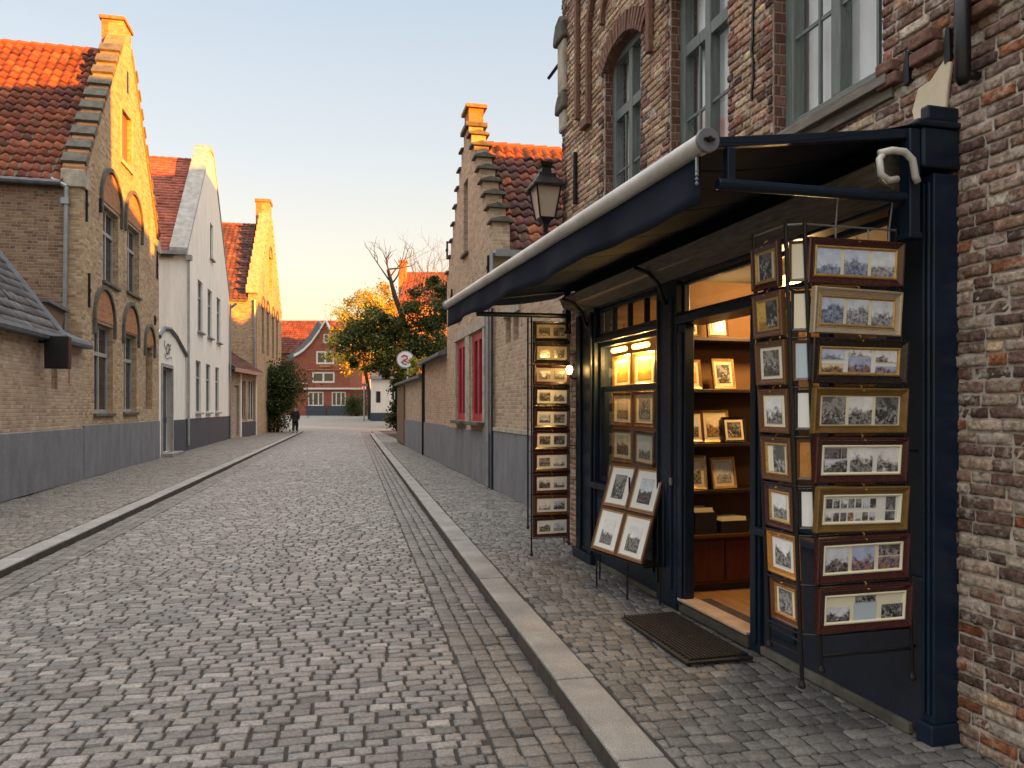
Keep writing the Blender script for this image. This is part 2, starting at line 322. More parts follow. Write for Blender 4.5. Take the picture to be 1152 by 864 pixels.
class MB:
    def __init__(s): s.v = []; s.f = []
    def add(s, vs, fs):
        k = len(s.v); s.v += [tuple(p) for p in vs]; s.f += [tuple(i+k for i in f) for f in fs]; return s
    def box(s, x0, x1, y0, y1, z0, z1):
        return s.add([(x0, y0, z0), (x1, y0, z0), (x1, y1, z0), (x0, y1, z0), (x0, y0, z1), (x1, y0, z1), (x1, y1, z1), (x0, y1, z1)],
                     [(0, 3, 2, 1), (4, 5, 6, 7), (0, 1, 5, 4), (1, 2, 6, 5), (2, 3, 7, 6), (3, 0, 4, 7)])
    def obox(s, c, ax, ay, az):
        c = Vector(c); ax = Vector(ax); ay = Vector(ay); az = Vector(az); vs = []
        for z in (-1, 1):
            for x, y in ((-1, -1), (1, -1), (1, 1), (-1, 1)): vs.append(c+ax*x+ay*y+az*z)
        return s.add(vs, [(0, 3, 2, 1), (4, 5, 6, 7), (0, 1, 5, 4), (1, 2, 6, 5), (2, 3, 7, 6), (3, 0, 4, 7)])
    def prism(s, poly, y0, y1):              # polygon in x,z extruded along y
        n = len(poly)
        return s.add([(x, y0, z) for x, z in poly]+[(x, y1, z) for x, z in poly],
                     [tuple(range(n)), tuple(reversed(range(n, 2*n)))]+[(i, i+n, (i+1) % n+n, (i+1) % n) for i in range(n)])
    def prism_x(s, poly, x0, x1):            # polygon in y,z extruded along x
        n = len(poly)
        return s.add([(x0, y, z) for y, z in poly]+[(x1, y, z) for y, z in poly],
                     [tuple(range(n)), tuple(reversed(range(n, 2*n)))]+[(i, i+n, (i+1) % n+n, (i+1) % n) for i in range(n)])
    def prism_z(s, poly, z0, z1):
        n = len(poly)
        return s.add([(x, y, z0) for x, y in poly]+[(x, y, z1) for x, y in poly],
                     [tuple(range(n)), tuple(reversed(range(n, 2*n)))]+[(i, i+n, (i+1) % n+n, (i+1) % n) for i in range(n)])
    def tube(s, pts, rad, n=8, cap=True):
        pts = [Vector(p) for p in pts]; m = len(pts)
        if isinstance(rad, (int, float)): rad = [rad]*m
        rings = []; prev = None
        for i, p in enumerate(pts):
            t = (pts[min(i+1, m-1)]-pts[max(i-1, 0)]).normalized()
            if prev is None:
                a = Vector((0, 0, 1)) if abs(t.z) < .9 else Vector((1, 0, 0)); u = t.cross(a).normalized()
            else: u = (prev-t*prev.dot(t)).normalized()
            prev = u; w = t.cross(u)
            rings.append([p+(u*math.cos(2*math.pi*k/n)+w*math.sin(2*math.pi*k/n))*rad[i] for k in range(n)])
        vs = [q for r in rings for q in r]; fs = []
        for i in range(m-1):
            for k in range(n): fs.append((i*n+k, i*n+(k+1) % n, (i+1)*n+(k+1) % n, (i+1)*n+k))
        if cap: fs += [tuple(reversed(range(n))), tuple(range((m-1)*n, m*n))]
        return s.add(vs, fs)
    def lathe(s, c, prof, n=16, sq=False):
        ph = math.pi/n if sq else 0
        vs = [(c[0]+r*math.cos(2*math.pi*k/n+ph), c[1]+r*math.sin(2*math.pi*k/n+ph), c[2]+z) for r, z in prof for k in range(n)]
        m = len(prof); fs = [(i*n+k, i*n+(k+1) % n, (i+1)*n+(k+1) % n, (i+1)*n+k) for i in range(m-1) for k in range(n)]
        fs += [tuple(reversed(range(n))), tuple(range((m-1)*n, m*n))]
        return s.add(vs, fs)
    def build(s, name, mat, parent=None, bevel=0, smooth=False, off=None, norm=True):
        me = bpy.data.meshes.new(name)
        o3 = off if off is not None else off_of(parent)
        vs = [(x-o3[0], y-o3[1], z-o3[2]) for x, y, z in s.v]
        me.from_pydata(vs, [], s.f); me.validate()
        if norm:
            bm = bmesh.new(); bm.from_mesh(me); bmesh.ops.recalc_face_normals(bm, faces=bm.faces); bm.to_mesh(me); bm.free()
        if smooth: me.polygons.foreach_set('use_smooth', [True]*len(me.polygons))
        me.update(); auto_uv(me); me.materials.append(M[mat] if isinstance(mat, str) else mat)
        o = bpy.data.objects.new(name, me); link(o, parent)
        if bevel:
            b = o.modifiers.new('bevel', 'BEVEL'); b.width = bevel; b.segments = 2; b.limit_method = 'ANGLE'; b.angle_limit = R(35)
        return o
def tag(o, label, cat, group=None):
    o['label'] = label; o['category'] = cat
    if group: o['group'] = group
    return o
def field(name, tv, tf, C, A, B, Nn, cols, mat, parent=None, jit=0.0, smooth=True, off=None, uv=False, extra=None):
    """many small pieces of one surface: template verts (k,3) placed by per-piece vectors, as ONE mesh"""
    tv = np.asarray(tv, float); n = len(C); k = len(tv)
    V = C[:, None, :]+tv[None, :, 0:1]*A[:, None, :]+tv[None, :, 1:2]*B[:, None, :]+tv[None, :, 2:3]*Nn[:, None, :]
    if extra is not None: V = V+extra
    if jit: V = V+rng.normal(0, jit, V.shape)
    o3 = np.array(off if off is not None else off_of(parent)); V = V-o3
    tf = np.asarray(tf); q = tf.shape[1]
    F = (tf[None]+np.arange(n)[:, None, None]*k).reshape(-1, q)
    me = bpy.data.meshes.new(name); nv = n*k; nf = len(F)
    me.vertices.add(nv); me.vertices.foreach_set('co', V.reshape(-1).astype(np.float32))
    me.loops.add(nf*q); me.loops.foreach_set('vertex_index', F.reshape(-1).astype(np.int32))
    me.polygons.add(nf); me.polygons.foreach_set('loop_start', (np.arange(nf)*q).astype(np.int32)); me.polygons.foreach_set('loop_total', np.full(nf, q, np.int32))
    if smooth: me.polygons.foreach_set('use_smooth', np.ones(nf, bool))
    me.update(calc_edges=True)
    a = me.color_attributes.new('col', 'FLOAT_COLOR', 'POINT')
    cc = np.ones((n, k, 4), np.float32); cc[:, :, :3] = np.asarray(cols, np.float32)[:, None, :]
    a.data.foreach_set('color', cc.reshape(-1))
    if uv: auto_uv(me)
    me.materials.append(M[mat]); o = bpy.data.objects.new(name, me); link(o, parent); return o
def pillow_template(nx, ny, rim=.12, drop=1.0):
    """rounded stone / brick face: grid in [-1,1]^2 with edges rolled down; z from 0 (top) to -drop"""
    xs = np.concatenate([[-1], np.linspace(-1+rim, 1-rim, nx), [1]]); ys = np.concatenate([[-1], np.linspace(-1+rim*1.3, 1-rim*1.3, ny), [1]])
    v = []
    for j, y in enumerate(ys):
        for i, x in enumerate(xs):
            edge = (i in (0, len(xs)-1)) or (j in (0, len(ys)-1)); corner = (i in (0, len(xs)-1)) and (j in (0, len(ys)-1))
            e = max(abs(x), abs(y))
            z = -.06*(x*x+y*y) if not edge else -drop
            v.append((x*(.93 if corner else 1), y*(.93 if corner else 1), z))
    X = len(xs); f = [(j*X+i, j*X+i+1, (j+1)*X+i+1, (j+1)*X+i) for j in range(len(ys)-1) for i in range(X-1)]
    return np.array(v), np.array(f)

def sett_template(nx, ny):
    xs = np.concatenate([[-1, -.95], np.linspace(-.84, .84, nx), [.95, 1]]); ys = np.concatenate([[-1, -.93], np.linspace(-.78, .78, ny), [.93, 1]])
    v = []; lx, ly = len(xs), len(ys)
    for j, y in enumerate(ys):
        for i, x in enumerate(xs):
            d = min(i, lx-1-i, j, ly-1-j); c = (min(i, lx-1-i)+min(j, ly-1-j)) <= 1
            v.append((x*(.95 if c else 1), y*(.93 if c else 1), -1 if d == 0 else -.20 if d == 1 else -.03*(x*x+y*y)))
    return np.array(v), np.array([(j*lx+i, j*lx+i+1, (j+1)*lx+i+1, (j+1)*lx+i) for j in range(ly-1) for i in range(lx-1)])
# =================================================================== GROUND
def gz(y):
    t = min(1, max(0, (y-60)/36)); return .8*t*t*(3-2*t)
RD = np.array([-.2056, .9786, 0]); RN = np.array([.9786, .2056, 0]); RO = np.array([1.209, 0, 0])
def rp(s, t, z=0): p = RO+RD*s+RN*t; return (p[0], p[1], z)
def ground_sheet(name, x0, x1, ys, nx, dz, mat):
    m = MB(); xs = [x0+(x1-x0)*i/nx for i in range(nx+1)]
    vs = [(x, y, gz(y)+dz) for y in ys for x in xs]
    m.add(vs, [(j*(nx+1)+i, j*(nx+1)+i+1, (j+1)*(nx+1)+i+1, (j+1)*(nx+1)+i) for j in range(len(ys)-1) for i in range(nx)])
    return struct(m.build(name, mat, smooth=True))
ground_sheet('ground', -3000, 3000, [-2500, -200, -20, 30, 58]+list(range(60, 100, 2))+[110, 200, 600, 3000], 6, -.17, 'ground')
TL, TR, TK = -4.60, 0.0, .24       # road edges and kerb width
ROAD_Z = -.082
def undul(P_):      # the street is not flat: long waves and a few settled spots
    x, y = P_[:, 0], P_[:, 1]
    return .010*np.sin(x*1.7+y*.6)+.008*np.sin(y*1.1-x*.9)+.006*np.sin(x*3.1+1)*np.sin(y*2.3)
# bedding grit under the setts, following their waves
cam_z = lambda S, T: ROAD_Z+.045*(1-((T-TL/2)/(TL/2))**2)
def bedding(name, t0, t1, zf, drop, s1=58.0):
    S = np.concatenate([np.arange(-4, 14, .14), np.arange(14, s1+.4, .4)]); T = np.linspace(t0, t1, max(3, int((t1-t0)/.2)))
    ss, tt = np.meshgrid(S, T, indexing='ij'); ss, tt = ss.ravel(), tt.ravel()
    C = RO[None]+RD[None]*ss[:, None]+RN[None]*tt[:, None]; C[:, 2] = zf(ss, tt)-drop; C[:, 2] += undul(C)*.6
    m = MB(); nT = len(T); m.add(C.tolist(), [(i*nT+j, i*nT+j+1, (i+1)*nT+j+1, (i+1)*nT+j) for i in range(len(S)-1) for j in range(nT-1)])
    return struct(m.build(name, 'soil', smooth=True))
bedding('road', TL-.02, .02, cam_z, .0145)
bedding('pavement', TK-.01, 3.2, lambda S, T: S*0-.002, .0115, 57.5); bedding('pavement', TL-4.0, TL-TK+.01, lambda S, T: S*0-.002, .0125, 57.5)
def rows(s0, s1, t0, t1, rowd, wmin, wmax, jit=.18, curve=None):
    out = []; s = s0
    while s < s1:
        rd = rowd*random.uniform(.92, 1.08); t = t0+random.uniform(-wmax, 0)
        while t < t1:
            w = random.uniform(wmin, wmax)
            a, b = max(t, t0), min(t+w, t1)
            if b-a > wmin*.45:
                out.append((s+rd/2+random.gauss(0, rd*.025), (a+b)/2, rd/2, (b-a)/2))
            t += w
        s += rd
    return np.array(out)
def lay(name, arr, zfun, gap, mat, base, spread, lod, angle=0, tilt=.03, keep=None):
    S, T, hs, ht = arr.T
    C = RO[None]+RD[None]*S[:, None]+RN[None]*T[:, None]; C[:, 2] = zfun(S, T)
    if keep is not None:
        k = keep(C); C, S, T, hs, ht = C[k], S[k], T[k], hs[k], ht[k]
    n = len(C); C[:, 2] += undul(C)*.6+rng.normal(0, .0018, n)
    an = rng.normal(0, angle, n)
    A = RN[None]*np.cos(an)[:, None]+RD[None]*np.sin(an)[:, None]; B = RD[None]*np.cos(an)[:, None]-RN[None]*np.sin(an)[:, None]
    g = gap*rng.uniform(.6, 1.5, n)
    A = A*(ht-g/2)[:, None]; B = B*(hs-gap*.4)[:, None]
    A[:, 2] = rng.normal(0, tilt, n)*ht; B[:, 2] = rng.normal(0, tilt, n)*hs
    Nn = np.zeros((n, 3)); Nn[:, 2] = .024
    base = np.array(base); cols = base[rng.integers(0, len(base), n)]*(1+rng.normal(0, spread, n))[:, None]
    for li, (y0, y1, nx, ny, jj) in enumerate(lod):
        k = (C[:, 1] >= y0) & (C[:, 1] < y1)
        if not k.any(): continue
        tv, tf = sett_template(nx, ny)
        o = field(name, tv, tf, C[k], A[k], B[k], Nn[k], np.clip(cols[k], .01, 1), mat, jit=jj); struct(o)
LOD = [(-5, 9, 4, 3, .0011), (9, 20, 3, 2, .001), (20, 80, 2, 2, .0008)]
GREY = [(.195, .182, .175), (.172, .165, .162), (.228, .214, .204), (.132, .125, .121), (.205, .184, .175), (.160, .156, .156), (.255, .24, .226)]
main = rows(.2, 58, TL+.42, -.50, .089, .10, .185)
lay('road_setts', main, cam_z, .014, 'sett', GREY, .15, LOD, angle=.008, tilt=.028)
gut = []
for strip in (((-.50, .125), (-.375, .115), (-.26, .12), (-.14, .125)), ((TL+.02, .13), (TL+.15, .13), (TL+.28, .13))):
    s = .2
    while s < 58:
        L = random.uniform(.095, .13)
        for t0, w in strip: gut.append((s+L/2+random.gauss(0, .008), t0+w/2+random.gauss(0, .004), L/2-.002, w/2*random.uniform(.93, 1)))
        s += L
lay('gutter_setts', np.array(gut), cam_z, .006, 'sett', [(.145, .137, .128), (.12, .113, .107), (.16, .15, .14)], .14, LOD, angle=.015)
def wallR(y): return np.where(y < 9.3, 3.11-.2686*y, 3.258-.237*y)
def wallL(y): return -5.765-.2294*y
DARKP = [(.168, .163, .156), (.19, .183, .172), (.145, .142, .137), (.215, .205, .193), (.172, .162, .152), (.12, .117, .113)]
pr = rows(.4, 57.5, TK+.02, 2.4, .105, .085, .135)
lay('pavement_setts', pr, lambda S, T: S*0-.002, .008, 'pave', DARKP, .12, LOD, angle=.035, keep=lambda C: C[:, 0] < wallR(C[:, 1])+.2)
pl = rows(.4, 57.5, TL-3.4, TL-TK-.02, .11, .09, .16)
lay('pavement_setts', pl, lambda S, T: S*0-.002, .012, 'pave', [(.185, .172, .148), (.165, .152, .135), (.205, .19, .165), (.14, .13, .118)], .12, LOD, angle=.05, keep=lambda C: (C[:, 0] > wallL(C[:, 1])-.2) & (C[:, 1] > 3))
def kerb_run(t0, t1, s0, s1, face_t):
    s = s0; mb = MB()
    while s < s1:
        L = random.uniform(.75, 1.15); e = min(s+L, s1); dz = random.gauss(0, .003); dt = random.gauss(0, .002)
        a, b = s+.004, e-.004
        top = [rp(a, t0+dt, dz), rp(a, t1+dt, dz), rp(b, t1+dt, dz), rp(b, t0+dt, dz)]; bot = [(x, y, -.16) for x, y, z in top]
        mb.add(top+bot, [(0, 1, 2, 3), (7, 6, 5, 4), (0, 4, 5, 1), (1, 5, 6, 2), (2, 6, 7, 3), (3, 7, 4, 0)]); s = e
    o = mb.build('kerb', 'kerb', bevel=.012); struct(o); return o
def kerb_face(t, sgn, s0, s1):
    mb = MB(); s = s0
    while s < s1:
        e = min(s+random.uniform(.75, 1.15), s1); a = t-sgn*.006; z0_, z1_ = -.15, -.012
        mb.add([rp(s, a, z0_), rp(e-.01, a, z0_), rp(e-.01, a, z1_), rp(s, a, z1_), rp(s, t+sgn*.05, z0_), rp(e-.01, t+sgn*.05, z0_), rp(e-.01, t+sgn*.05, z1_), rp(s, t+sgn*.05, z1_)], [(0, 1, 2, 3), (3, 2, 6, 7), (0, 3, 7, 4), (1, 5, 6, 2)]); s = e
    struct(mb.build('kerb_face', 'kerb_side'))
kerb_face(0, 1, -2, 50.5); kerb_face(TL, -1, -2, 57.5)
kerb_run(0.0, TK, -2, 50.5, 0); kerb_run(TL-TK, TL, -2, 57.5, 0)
# the right kerb swings round into the side street
mb = MB(); prev = None
for i in range(13):
    a = R(90*i/12); s = 50.5+3.2*math.sin(a); t = 3.2*(1-math.cos(a)); s2 = 50.5+2.9*math.sin(a); t2 = TK+2.9*(1-math.cos(a))
    cur = [rp(s, t, 0), rp(s2, t2, 0), rp(s2, t2, -.16), rp(s, t, -.16)]
    if prev: mb.add(prev+cur, [(0, 4, 5, 1), (1, 5, 6, 2), (3, 2, 6, 7), (0, 3, 7, 4)])
    prev = cur
struct(mb.build('kerb', 'kerb'))
# junction beyond the setts
ys = [52, 55, 58, 60, 63, 66, 69, 72, 75, 78, 81, 84, 87, 90, 93, 96, 100, 110]
m = MB(); xs = [-60, -30, -22, -10, 0, 10, 30]
vs = [(x, y, gz(y)+(-.155 if y < 55.5 else -.035)) for y in ys for x in xs]
m.add(vs, [(j*7+i, j*7+i+1, (j+1)*7+i+1, (j+1)*7+i) for j in range(len(ys)-1) for i in range(6)])
struct(m.build('side_road', 'asphalt', smooth=True))

# =================================================================== BUILDING HELPERS (local x along the front, y into the house, z up)
def facade(mb, prof, holes, y0, y1, z0=0.0):
    xs = sorted(set([p[0] for p in prof]+[h[0] for h in holes]+[h[1] for h in holes]))
    lo, hi = prof[0][0], prof[-1][0]
    xs = [x for x in xs if lo-1e-6 <= x <= hi+1e-6]
    def line(xm):
        for (xa, za), (xb, zb) in zip(prof, prof[1:]):
            if xb > xa and xa <= xm <= xb: return lambda x: za+(zb-za)*(x-xa)/(xb-xa)
    for xa, xb in zip(xs, xs[1:]):
        if xb-xa < 1e-5: continue
        xm = (xa+xb)/2; L = line(xm)
        hs = sorted([(h[2], h[3]) for h in holes if h[0] < xm < h[1]])
        z = z0
        for a, b in hs:
            if a > z: mb.prism([(xa, z), (xb, z), (xb, a), (xa, a)], y0, y1)
            z = max(z, b)
        mb.prism([(xa, z), (xb, z), (xb, L(xb)), (xa, L(xa))], y0, y1)
def window(parent, x0, x1, z0, z1, y, fm='window_grey', gm='glass_dark', fw=.055, vert=1, trans=(), sill=None, depth=.07, curtain=False, s=1):
    """frame part with its pane (and sill) as sub-parts; s=1: y grows into the house, s=-1: y grows outwards"""
    fr = MB(); ya, yb = sorted((y, y+s*depth))
    fr.box(x0, x0+fw, ya, yb, z0, z1); fr.box(x1-fw, x1, ya, yb, z0, z1); fr.box(x0+fw, x1-fw, ya, yb, z0, z0+fw); fr.box(x0+fw, x1-fw, ya, yb, z1-fw, z1)
    for k in range(vert):
        c = x0+(x1-x0)*(k+1)/(vert+1); fr.box(c-fw*.5, c+fw*.5, ya-.004, yb-.004, z0+fw, z1-fw)
    for t in trans: fr.box(x0+fw*.9, x1-fw*.9, ya-.012, yb-.008, t-fw*.6, t+fw*.6)
    f = fr.build('window', fm, parent, bevel=.006)
    g = MB(); yc = y+s*depth*.6; g.box(x0+fw*.5, x1-fw*.5, yc-.004, yc+.004, z0+fw*.5, z1-fw*.5); g.build('pane', gm, f)
    if curtain:
        c = MB(); nn = 26; yy = y+s*(depth+.05); pts = [(x0+(x1-x0)*i/nn, yy+.018*math.sin(i*1.9)+.008*math.sin(i*.7)) for i in range(nn+1)]
        c.add([(a, b, z0) for a, b in pts]+[(a, b, z1) for a, b in pts], [(i, i+1, nn+2+i, nn+1+i) for i in range(nn)])
        c.build('curtain', 'curtain', f, smooth=True, norm=False)
    if sill:
        sm = MB(); a, b = sorted((y-s*.20, y+s*.02)); sm.box(x0-.08, x1+.08, a, b, z0-.08, z0-.004); sm.build('sill', sill, f, bevel=.01)
    return f
def arch_ring(mb, cx, cz, r, w, y0, y1, a0=0, a1=180, n=18, rz=None):
    rz = rz or r
    for i in range(n):
        a, b = R(a0+(a1-a0)*i/n), R(a0+(a1-a0)*(i+1)/n)
        q = lambda t, d: (cx+(r+d)*math.cos(t), cz+(rz+d)*math.sin(t))
        mb.prism([q(a, 0), q(b, 0), q(b, w), q(a, w)], y0, y1)
def tile_template(n=6, amp=.028, lift=.030):
    xs = np.linspace(-1, 1, n); z = amp*np.sin(np.pi*xs*.98+.2)
    v = [(x, -1.0, a+lift*.1) for x, a in zip(xs, z)]+[(x, -1.0, a+lift) for x, a in zip(xs, z)]+[(x, 1.12, a+.002) for x, a in zip(xs, z)]
    f = [(j*n+i, j*n+i+1, (j+1)*n+i+1, (j+1)*n+i) for j in range(2) for i in range(n-1)]
    return np.array(v), np.array(f)
def tiled(name, parent, P0, ax, L, up, H, tw, th, cols, mat='pantile', amp=.028, lift=.03, n=6, spread=.16, clip=None, jz=.005, stagger=False):
    P0, ax, up = (np.array(q, float) for q in (P0, ax, up)); ax /= np.linalg.norm(ax); up /= np.linalg.norm(up)
    nn = np.cross(ax, up);
    if nn[2] < 0: nn = -nn
    nx, ny = max(1, round(L/tw)), max(1, round(H/th)); tw, th = L/nx, H/ny
    i, j = np.meshgrid(np.arange(nx), np.arange(ny)); i = i.ravel()+.5; j = j.ravel()+.5
    if stagger: i = i+np.where((j-.5) % 2 == 0, 0, .5)
    a, b = i*tw, j*th
    if clip is not None: k = clip(a, b); a, b = a[k], b[k]
    m = len(a)
    a = a+rng.normal(0, tw*.02, m); b = b+rng.normal(0, th*.03, m)
    C = P0+ax*a[:, None]+up*b[:, None]+nn*(rng.normal(0, jz, m)+.03)[:, None]
    an = rng.normal(0, .025, m)
    A = ax[None]*tw/2*1.02*np.cos(an)[:, None]+up[None]*(tw/2*np.sin(an))[:, None]; B = np.repeat(up[None]*th/2, m, 0)
    cols = np.array(cols); cc = cols[rng.integers(0, len(cols), m)]*(1+rng.normal(0, spread, m))[:, None]
    tv, tf = tile_template(n, amp, lift)
    return field(name, tv, tf, C, A, B, np.repeat(nn[None], m, 0), np.clip(cc, .01, 1), mat, parent, smooth=(amp > .01))
def roof_pair(parent, x0, x1, y0, y1, ez, az, cols, tw=.2, th=.28, over=.12, both=True, **kw):
    """two slopes, ridge along y; underlay slab + tiles"""
    xm = (x0+x1)/2; H = math.hypot(xm-x0, az-ez); s = MB()
    s.prism([(x0-over, ez-.10), (xm, az-.05), (x1+over, ez-.10), (x1+over, ez-.22), (xm, az-.2), (x0-over, ez-.22)], y0, y1)
    r = s.build('roof', 'dark_stone', parent)
    ov = over*1.1
    u = np.array([xm-x0, 0, az-ez])/H
    tiled('tiles', r, np.array([x0, y0, ez])-u*ov, (0, 1, 0), y1-y0, u, H+ov, tw, th, cols, **kw)
    u2 = np.array([xm-x1, 0, az-ez])/H
    if both: tiled('tiles', r, np.array([x1, y0, ez])-u2*ov, (0, 1, 0), y1-y0, u2, H+ov, tw, th, cols, **kw)
    rd = MB()
    n = int((y1-y0)/.33)
    for i in range(n):
        ya = y0+(y1-y0)*i/n; rd.tube([(xm, ya, az+.02), (xm, ya+(y1-y0)/n*.98, az+.035)], [.085, .10], 8)
    rd.build('ridge_tiles', 'ridge', r)
    return r
def body(parent, x0, x1, y0, y1, z1, mat, name='side_wall'):
    m = MB(); m.box(x0, x0+.3, y0, y1, 0, z1); m.box(x1-.3, x1, y0, y1, 0, z1); m.box(x0+.3, x1-.3, y1-.3, y1, 0, z1)
    return m.build(name, mat, parent)
def anchor(parent, x, z, h=.7, y=-.03):
    m = MB(); m.box(x-.022, x+.022, y-.02, y+.03, z-h/2, z+h/2); m.box(x-.045, x+.045, y-.035, y-.0, z-.04, z+.04); m.build('wall_anchor', 'black_metal', parent, bevel=.01)
M['ridge'] = P('ridge tile clay', (.26, .075, .035), .8, var=.3, scale=4)
OR_T = [(.30, .085, .042), (.26, .068, .036), (.34, .105, .05), (.22, .06, .035), (.28, .09, .05), (.17, .055, .04)]
DK_T = [(.13, .048, .036), (.10, .04, .034), (.17, .06, .04), (.085, .04, .036), (.15, .07, .05)]
SL_T = [(.085, .088, .095), (.11, .112, .118), (.065, .068, .075), (.13, .13, .13)]

# ------------------------------------------------------------------- HOUSE A : yellow brick gable, left
ANG_L = math.atan2(.9747, -.2236); PA = (-9.745, 17.35, 0); W = 7.64
hA = thing('brick_house', 'tall yellow brick house on the left with a steep gable lit orange at its peak', 'house', PA, ANG_L)
holes = [(.85, 2.40, 1.50, 3.68), (3.43, 4.80, 1.52, 3.68), (5.85, 6.75, 1.6, 3.5), (1.55, 2.9, 4.78, 6.66), (3.78, 5.1, 4.85, 6.72), (3.16, 4.2, 8.3, 9.7)]
f = MB(); apex = 11.75
facade(f, [(0, 6.9), (.25, 7.0), (3.42, apex-.1), (3.42, 12.1), (4.22, 12.1), (4.22, apex-.1), (7.4, 7.0), (W, 6.9)], holes, 0, .38, 1.2)
f.build('front_wall', 'brick_yellow', hA)
b = MB(); facade(b, [(0, 1.22), (W, 1.22)], [], -.035, .38, 0); b.build('plinth', 'plinth', hA, bevel=.012)
g = MB(); g.box(5.85, 6.75, .16, .3, 1.6, 3.5); g.build('blind_niche', 'brick_brown', hA)
g = MB(); g.box(3.3, 4.34, .10, .2, 8.3, 9.7); g.build('shutter', 'wood_gate', hA)
g = MB(); g.box(3.08, 4.3, -.05, -.002, 8.18, 8.3); g.box(3.05, 3.16, -.03, -.002, 8.3, 9.78); g.box(4.2, 4.31, -.03, -.002, 8.3, 9.78); g.build('window_surround', 'stone', hA)
g = MB(); g.box(3.74, 3.9, -.01, .05, 10.3, 10.9); g.build('slot', 'black_metal', hA)
body(hA, 0.002, W-.002, .38, 10, 6.75, 'brick_brown')
roof_pair(hA, 0, W, .38, 10, 6.8, 11.35, [tuple(x*.78 for x in c_) for c_ in OR_T], tw=.235, th=.30, both=True, amp=.036, lift=.045)
m = MB()                                               # brick-toothed parapet along the verge
ns = 11
for side in (0, 1):
    for i in range(ns):
        t0, t1 = i/ns, (i+1)/ns
        xa, xb = (.0+3.42*t0, 3.42*t1) ; za, zb = 7.0+(apex-7.1)*t0, 7.0+(apex-7.1)*t1
        if side: xa, xb = W-xa, W-xb
        p = [(xa, za-.12), (xb, zb-.12), (xb, zb+.06), (xa, za+.10)]
        m.prism(p, -.03, .42)
    m.build('coping', 'brick_orange', hA, bevel=.01); m = MB()
for side in (0, 1):
    m = MB()
    for i in range(ns-1):
        t = (i+.5)/ns; xa = 3.42*t; za = 7.0+(apex-7.1)*t
        if side: xa = W-xa
        m.obox((xa, .20, za+.10), (.10 if not side else -.10, 0, .125), (0, .26, 0), (-.05 if not side else .05, 0, .04))
    m.build('verge_stones', 'dark_stone', hA, bevel=.01)
for a_ in (-.06, W-.34):
    m = MB(); m.box(a_, a_+.40, -.05, .44, 6.62, 7.02); m.build('kneeler', 'stone', hA, bevel=.02)
c = MB(); c.box(3.42, 4.22, .385, .55, 11.2, 12.1); c.box(3.36, 4.28, -.05, .60, 12.1, 12.2); c.build('chimney', 'brick_orange', hA, bevel=.01)
for cx, cz, r in ((1.62, 3.75, .80), (4.12, 3.72, .76), (6.3, 3.55, .56), (2.22, 6.75, .86), (4.44, 6.8, .86)):
    m = MB(); arch_ring(m, cx, cz, r, .10, -.07, -.002, 0, 180, 20)
    m.prism([(cx-r-.1, cz-.35), (cx-r, cz-.35), (cx-r, cz), (cx-r-.1, cz)], -.07, -.002); m.prism([(cx+r, cz-.35), (cx+r+.1, cz-.35), (cx+r+.1, cz), (cx+r, cz)], -.07, -.002)
    m.build('arch_moulding', 'dark_stone', hA)
for cx, cz, r in ((1.62, 3.75, .78), (4.12, 3.72, .74), (6.3, 3.55, .54), (2.22, 6.75, .84), (4.44, 6.8, .84)):
    m = MB(); m.prism([(cx+r*math.cos(R(a)), cz+r*math.sin(R(a))) for a in range(0, 181, 12)], -.018, -.003)
    m.build('arch_panel', 'brick_orange', hA)
window(hA, .85, 2.40, 1.50, 3.68, .13, 'window_grey', vert=1, trans=(2.95,), sill='dark_stone', fw=.08)
window(hA, 3.43, 4.80, 1.52, 3.68, .13, 'window_grey', vert=1, trans=(2.95,), sill='dark_stone', fw=.08)
window(hA, 1.55, 2.9, 4.78, 6.66, .13, 'window_grey', vert=1, trans=(6.05,), sill='dark_stone', fw=.08)
window(hA, 3.78, 5.1, 4.85, 6.72, .13, 'window_grey', vert=1, trans=(6.1,), sill='dark_stone', fw=.08)
for x, z, h in ((.22, 6.3, .8), (7.3, 6.2, .9), (.4, 4.35, .8), (7.0, 4.4, .3), (1.25, 6.55, .35)): anchor(hA, x, z, h)
m = MB(); m.tube([(-.10, .30, 6.6), (-.10, .34, 3.2)], .05, 10); m.tube([(-.10, .30, 6.6), (-.14, .6, 6.74)], .055, 10); m.box(-.17, -.03, .24, .40, 6.2, 6.34); m.build('downpipe', 'zinc', hA, smooth=False)
m = MB(); m.tube([(-.16, .4, 6.66), (-.16, 10, 6.7)], .07, 8); m.build('gutter', 'lead', hA)
# ------------------------------------------------------------------- low annex with slate roof, far left
an = thing('annex', 'low brick annex with grey plinth and steep slate roof at the left edge', 'house', PA, ANG_L, off=(-14, 0, 0))
f = MB(); facade(f, [(-14, 3.05), (-.005, 3.05)], [(-1.95, -1.6, 2.0, 2.75)], 0, .3, 1.16); f.build('front_wall', 'brick_tan', an)
b = MB(); facade(b, [(-14, 1.17), (-.04, 1.17)], [], -.035, .3, 0); b.build('plinth', 'plinth', an, bevel=.012)
g = MB(); g.box(-1.95, -1.6, .05, .1, 2.0, 2.75); g.build('bricked_opening', 'brick_brown', an)
g = MB(); g.prism([(-.95, 2.15), (-.88, 2.15), (-.86, 2.5), (-.92, 2.6)], -.004, .01); g.build('wall_slot', 'fr_mahogany', an)
body(an, -14, -.3, .3, 5.5, 3.0, 'brick_brown')
m = MB(); m.prism_x([(-.1, 3.0), (2.6, 6.75), (5.4, 3.0)], -13.95, -1.55); r_ = m.build('roof', 'dark_stone', an)
